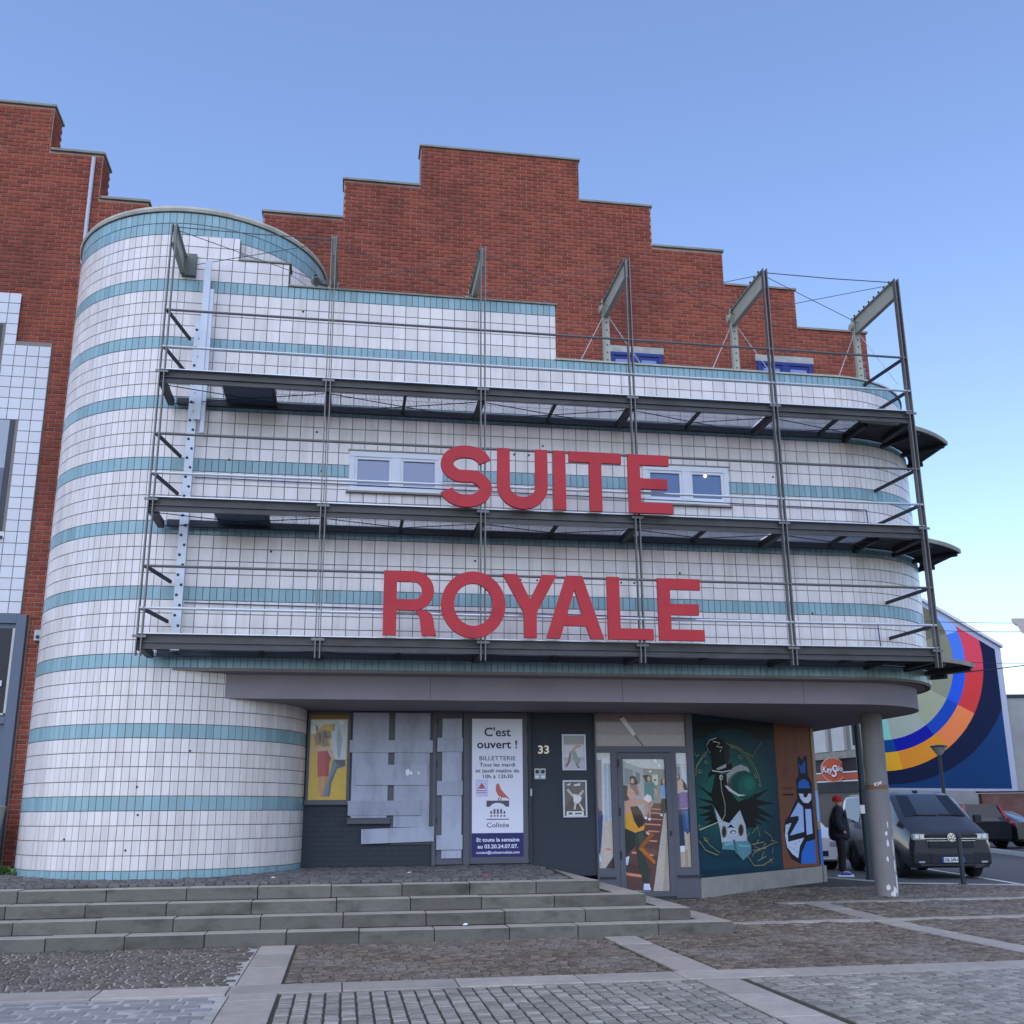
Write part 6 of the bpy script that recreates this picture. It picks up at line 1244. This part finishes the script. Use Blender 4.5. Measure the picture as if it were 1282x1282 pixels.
VS = [(0.0, .30, .78, .62, .86, 1.02, .80), (.1, .25, .92, .75, .94, 1.09, .86), (.72, .24, .95, 1.12, .95, 1.37, .86), (1.42, .24, .95, 1.2, .95, 1.88, .76), (1.75, .24, .95, 1.2, .95, 1.95, .76), (3.2, .24, .95, 1.2, .95, 1.97, .76), (4.6, .24, .95, 1.2, .95, 1.95, .76), (4.86, .3, .93, 1.2, .93, 1.86, .74), (4.9, .4, .9, 1.1, .9, 1.3, .8)]
van, X, bx, pane, rg_ = vehicle('parked_van', 'dark grey van with chrome grille and round front badge, parked by the pavement', (13.8, 7.25, -.02), -.14, VS, M_vanp, [(2, 'windscreen')], [3, 4, 5], [.92, 3.92], M_rimd, .34)
gr = bx('grille', -.62, .62, -.03, .04, .88, .985, M_plast)
for z in (.895,): bx('chrome_strip', -.66, .66, -.038, -.02, z - .008, z + .008, M_chrome, .002, gr)
g2 = bx('lower_grille', -.52, .52, -.03, .04, .69, .84, M_plast)
for z in (.845, .77): bx('chrome_strip', -.56, .56, -.038, -.02, z - .006, z + .006, M_chrome if z > .8 else M_rimd, .002, g2)
for s in (-1, 1):
    h = bx('headlight', min(s * .58, s * .88), max(s * .58, s * .88), -.025, .12, .86, 1.0, M_hl, .02)
    for q in (.66, .78): bx('lamp_reflector', s * q - .045, s * q + .045, -.032, -.026, .895, .975, M_chrome, .01, h)
    bx('fog_light', s * .72 - .07, s * .72 + .07, -.03, .05, .36, .4, M_hl)
    bx('bumper_pocket', min(s * .5, s * .9), max(s * .5, s * .9), -.015, .1, .33, .6, M_plast, .03)
    m_ = bx('mirror', min(s * 1.0, s * 1.18), max(s * 1.0, s * 1.18), .85, .97, 1.2, 1.42, M_plast, .03)
bx('bumper_trim', -.5, .5, -.02, .06, .33, .56, M_plast, .02); bx('roof_antenna', -.05, .05, 1.72, 1.84, 1.96, 2.01, M_plast, .01)
for s in (-.5, .1): pane([(s, .76, 1.405), (s + .55, .74, 1.395), (s + .55, .76, 1.41), (s, .78, 1.425)], 'wiper', 0, .02, M_plast)
plate(van, X, -.035, .43, True, 'GR-249-QT')
bd = MB().lathe([(0, .012), (.095, .012), (.1, .0)], (0, 0, 0), 24, 'y'); bd.v = [tuple(X((a, b_ - .045, z + .92))) for a, b_, z in bd.v]; bdo = bd.build('badge', M_chrome, van)
k = MB()
for pts in ([(-.045, .07), (0, .012), (.045, .07)], [(-.08, .03), (-.04, -.065), (0, -.01), (.04, -.065), (.08, .03)]):
    for p, q in zip(pts, pts[1:]): k.bar((p[0], -.062, p[1] + .92), (q[0], -.062, q[1] + .92), .006, .016, (0, 1, 0))
k.v = [tuple(X(p)) for p in k.v]; k.build('badge_letters', M_plast, bdo)
CS = [(0, .28, .7, .55, .78, .72, .7), (.12, .22, .84, .66, .86, .78, .76), (.95, .22, .87, .86, .87, .98, .76), (1.75, .22, .87, .92, .86, 1.42, .62), (2.2, .22, .87, .93, .86, 1.48, .6), (3.3, .22, .87, .95, .86, 1.44, .6), (3.95, .25, .86, .98, .84, 1.1, .68), (4.15, .35, .82, .8, .82, 1.0, .7)]
M_wp = mat('white_car_paint', 'd4d7dc', .3, coat=.6)
t, X, bx, pane, rg_ = vehicle('parked_car', 'white car parked behind the person in the red hat', (12.4, 11.6, -.02), -.1, [(a, b1, c1, d1 * 1.1, e1, f1 * 1.13, g1) for a, b1, c1, d1, e1, f1, g1 in CS], M_wp, [(2, 'windscreen'), (5, 'rear_window')], [3, 4], [.8, 3.35], M_rim)
for s in (-1, 1): bx('headlight', min(s * .5, s * .8), max(s * .5, s * .8), -.01, .16, .6, .74, M_hl, .02); bx('mirror', min(s * .9, s * 1.05), max(s * .9, s * 1.05), 1.3, 1.4, .92, 1.08, M_wp, .02)
bx('grille', -.45, .45, -.02, .03, .36, .5, M_plast); plate(t, X, -.03, .56, True, 'EK-614-LB')
ES = [(0, .35, .78, .7, .84, .98, .76), (.15, .26, .92, .84, .94, 1.04, .84), (1.15, .26, .95, .98, .95, 1.14, .84), (1.95, .26, .95, 1.04, .94, 1.66, .7), (2.4, .26, .95, 1.05, .94, 1.74, .68), (4.2, .26, .95, 1.06, .94, 1.72, .68), (4.65, .3, .94, 1.06, .92, 1.2, .8), (4.78, .4, .9, .95, .9, 1.05, .8)]
M_bkp = mat('black_car_paint', '1d2027', .25, coat=.7)
t, X, bx, pane, rg_ = vehicle('estate_car', 'black estate car seen from behind beyond the grey van', (26.6, 28.2, 0), math.pi - .25, ES, M_bkp, [(2, 'windscreen'), (5, 'rear_window')], [3, 4], [.95, 3.75], M_rim, .34)
for s in (-1, 1): pane([(s * .9, 4.62, 1.1), (s * .78, 4.64, 1.1), (s * .66, 4.3, 1.68), (s * .74, 4.28, 1.66)], 'tail_lamp', 0, .03, M_tail); bx('tail_lamp', min(s * .72, s * .92), max(s * .72, s * .92), 4.6, 4.74, .95, 1.2, M_tail, .02)
t.rotation_euler = (0, 0, 0)
plate(t, X, 4.76, .9, False, 'CV-732-AM')
t, X, bx, pane, rg_ = vehicle('hatchback_car', 'black hatchback parked beyond the estate car with bright alloy wheels', (25.8, 28.0, 0), math.pi + .467, CS, M_bkp, [(2, 'windscreen'), (5, 'rear_window')], [3, 4], [.8, 3.35], M_rim)
for s in (-1, 1): bx('tail_lamp', min(s * .5, s * .86), max(s * .5, s * .86), 3.98, 4.12, .86, 1.0, M_tail, .02)
# ------------------------------------------------------------------ the person waiting at the kerb
pb = Vector((10.75, 6.55, .135)); pr_ = R_(-25)
per = thing('person', 'person in red knitted hat, dark padded coat and white-soled shoes standing at the kerb', 'person', pb)
PM = Matrix.Translation(pb) @ Matrix.Rotation(pr_, 4, 'Z')
def tv(vs_): return [tuple(PM @ Vector(p)) for p in vs_]
M_skin = mat('skin', 'b98a74', .6); M_coat = mat('navy_coat', '1c1e28', .7, noise=.2, nscale=20, bump=.4, bscale=18); M_trs = mat('black_trousers', '17181c', .8)
bv = [(0, 0, .92), (0, 0, 1.12), (0, 0, 1.32), (.01, 0, 1.42), (.035, 0, 1.49), (.03, 0, 1.56), (.015, 0, 1.63),
      (0, .17, 1.35), (-.04, .23, 1.1), (.1, .2, .93), (.14, .17, .9), (0, -.17, 1.35), (-.04, -.23, 1.1), (.1, -.2, .93), (.14, -.17, .9),
      (0, .09, .86), (.02, .1, .48), (-.01, .1, .09), (.14, .12, .05), (0, -.09, .86), (.02, -.1, .48), (-.01, -.1, .09), (.14, -.12, .05), (.115, 0, 1.535)]
be = [(0, 1), (1, 2), (2, 3), (3, 4), (4, 5), (5, 6), (2, 7), (7, 8), (8, 9), (9, 10), (2, 11), (11, 12), (12, 13), (13, 14), (0, 15), (15, 16), (16, 17), (17, 18), (0, 19), (19, 20), (20, 21), (21, 22), (5, 23)]
br = [.13, .12, .13, .06, .075, .09, .06, .06, .045, .035, .03, .06, .045, .035, .03, .085, .06, .045, .035, .085, .06, .045, .035, .014]
skin('body', tv(bv), be, br, M_skin, per)
cv = [(0, 0, .70), (0, 0, .95), (0, 0, 1.15), (0, 0, 1.34), (.005, 0, 1.43), (0, .2, 1.36), (-.04, .27, 1.1), (.09, .23, .93), (0, -.2, 1.36), (-.04, -.27, 1.1), (.09, -.23, .93), (-.07, 0, 1.42)]
skin('coat', tv(cv), [(0, 1), (1, 2), (2, 3), (3, 4), (3, 5), (5, 6), (6, 7), (3, 8), (8, 9), (9, 10), (3, 11)], [(.27, .23), (.25, .21), (.23, .19), (.2, .16), .1, .12, .1, .085, .12, .1, .085, .14], M_coat, per)
for s in (-1, 1):
    skin('trouser_leg', tv([(0, s * .09, .86), (.02, s * .1, .48), (-.01, s * .1, .08)]), [(0, 1), (1, 2)], [.11, .09, .08], M_trs, per)
    sk = skin('shoe', tv([(-.05, s * .1, .05), (.08, s * .115, .05), (.18, s * .125, .04)]), [(0, 1), (1, 2)], [.055, .055, .04], mat('blue_shoe', '3c4a9a', .5) if s < 0 else mat('white_shoe', 'cfd3e0', .5), per)
    kk = MB().box(-.11, .23, s * .11 - .055, s * .11 + .055, -.005, .03); kk.v = tv(kk.v); kk.build('shoe_sole', mat('white_sole', 'd9dce4', .6), per, bevel=.01)
    kk = MB().lathe([(0, -.012), (.012, 0), (0, .012)], (.105, s * .033, 1.56), 8); kk.v = tv(kk.v); kk.build('eye', M_ink, per)
M_hat = mat('red_wool', 'b5242e', .9, noise=.2, nscale=60, bump=.5, bscale=90)
kk = MB().lathe([(.098, 1.575), (.104, 1.61), (.098, 1.65), (.075, 1.685), (.03, 1.702), (0, 1.704)], (.012, 0, 0), 20).lathe([(.1, 1.57), (.108, 1.573), (.11, 1.605), (.104, 1.612)], (.012, 0, 0), 20); kk.v = tv(kk.v); kk.build('hat', M_hat, per, smooth=True)
kk = MB().lathe([(.075, 1.38), (.11, 1.4), (.105, 1.45), (.08, 1.47)], (.02, 0, 0), 16); kk.bar((.16, .03, 1.4), (.2, .04, .95), .09, .035, (1, 0, 0)); kk.v = tv(kk.v); kk.build('scarf', mat('brown_scarf', '4a2f2a', .9, noise=.2, nscale=30), per)
kk = MB().box(.1, .117, -.03, .03, 1.488, 1.497); kk.v = tv(kk.v); kk.build('mouth', mat('lips', '8a4a44', .6), per)
# a few scraps on the landing and steps
for x, y, z, c_, lb in ((.95, .2, .675, 'd8d8dc', 'white paper scrap lying before the boarded window'), (2.0, -.35, .655, 'b04a4a', 'red paper scrap lying on the landing cobbles'), (-.95, -.2, .66, 'd0d4da', 'pale crumpled scrap near the foot of the round tower'), (1.53, -1.88, .16, 'e0e2ea', 'white crumpled tissue lying on the lowest step')):
    o = MB().quadset([(x, y, z), (x + .06, y + .01, z + .006), (x + .055, y + .04, z + .018), (x - .005, y + .03, z + .01), (x + .03, y + .02, z + .025)], [(0, 1, 4), (1, 2, 4), (2, 3, 4), (3, 0, 4), (3, 2, 1, 0)]).build('paper_scrap', mat('scrap_' + c_, c_, .8)); tag(o, lb, 'litter')
dr = MB()
for i in range(14): dr.box(-1.95 + i * .045, -1.93 + i * .045, -7.35, -6.95, -.005, .022)
dr.box(-1.98, -1.3, -7.37, -7.35, -.005, .024).box(-1.98, -1.3, -6.95, -6.93, -.005, .024)
tag(dr.build('drain_grate', mat('cast_iron', '4a4744', .7, metal=.3, noise=.2)), 'rusty iron drain grate set in the grey paving', 'drain')
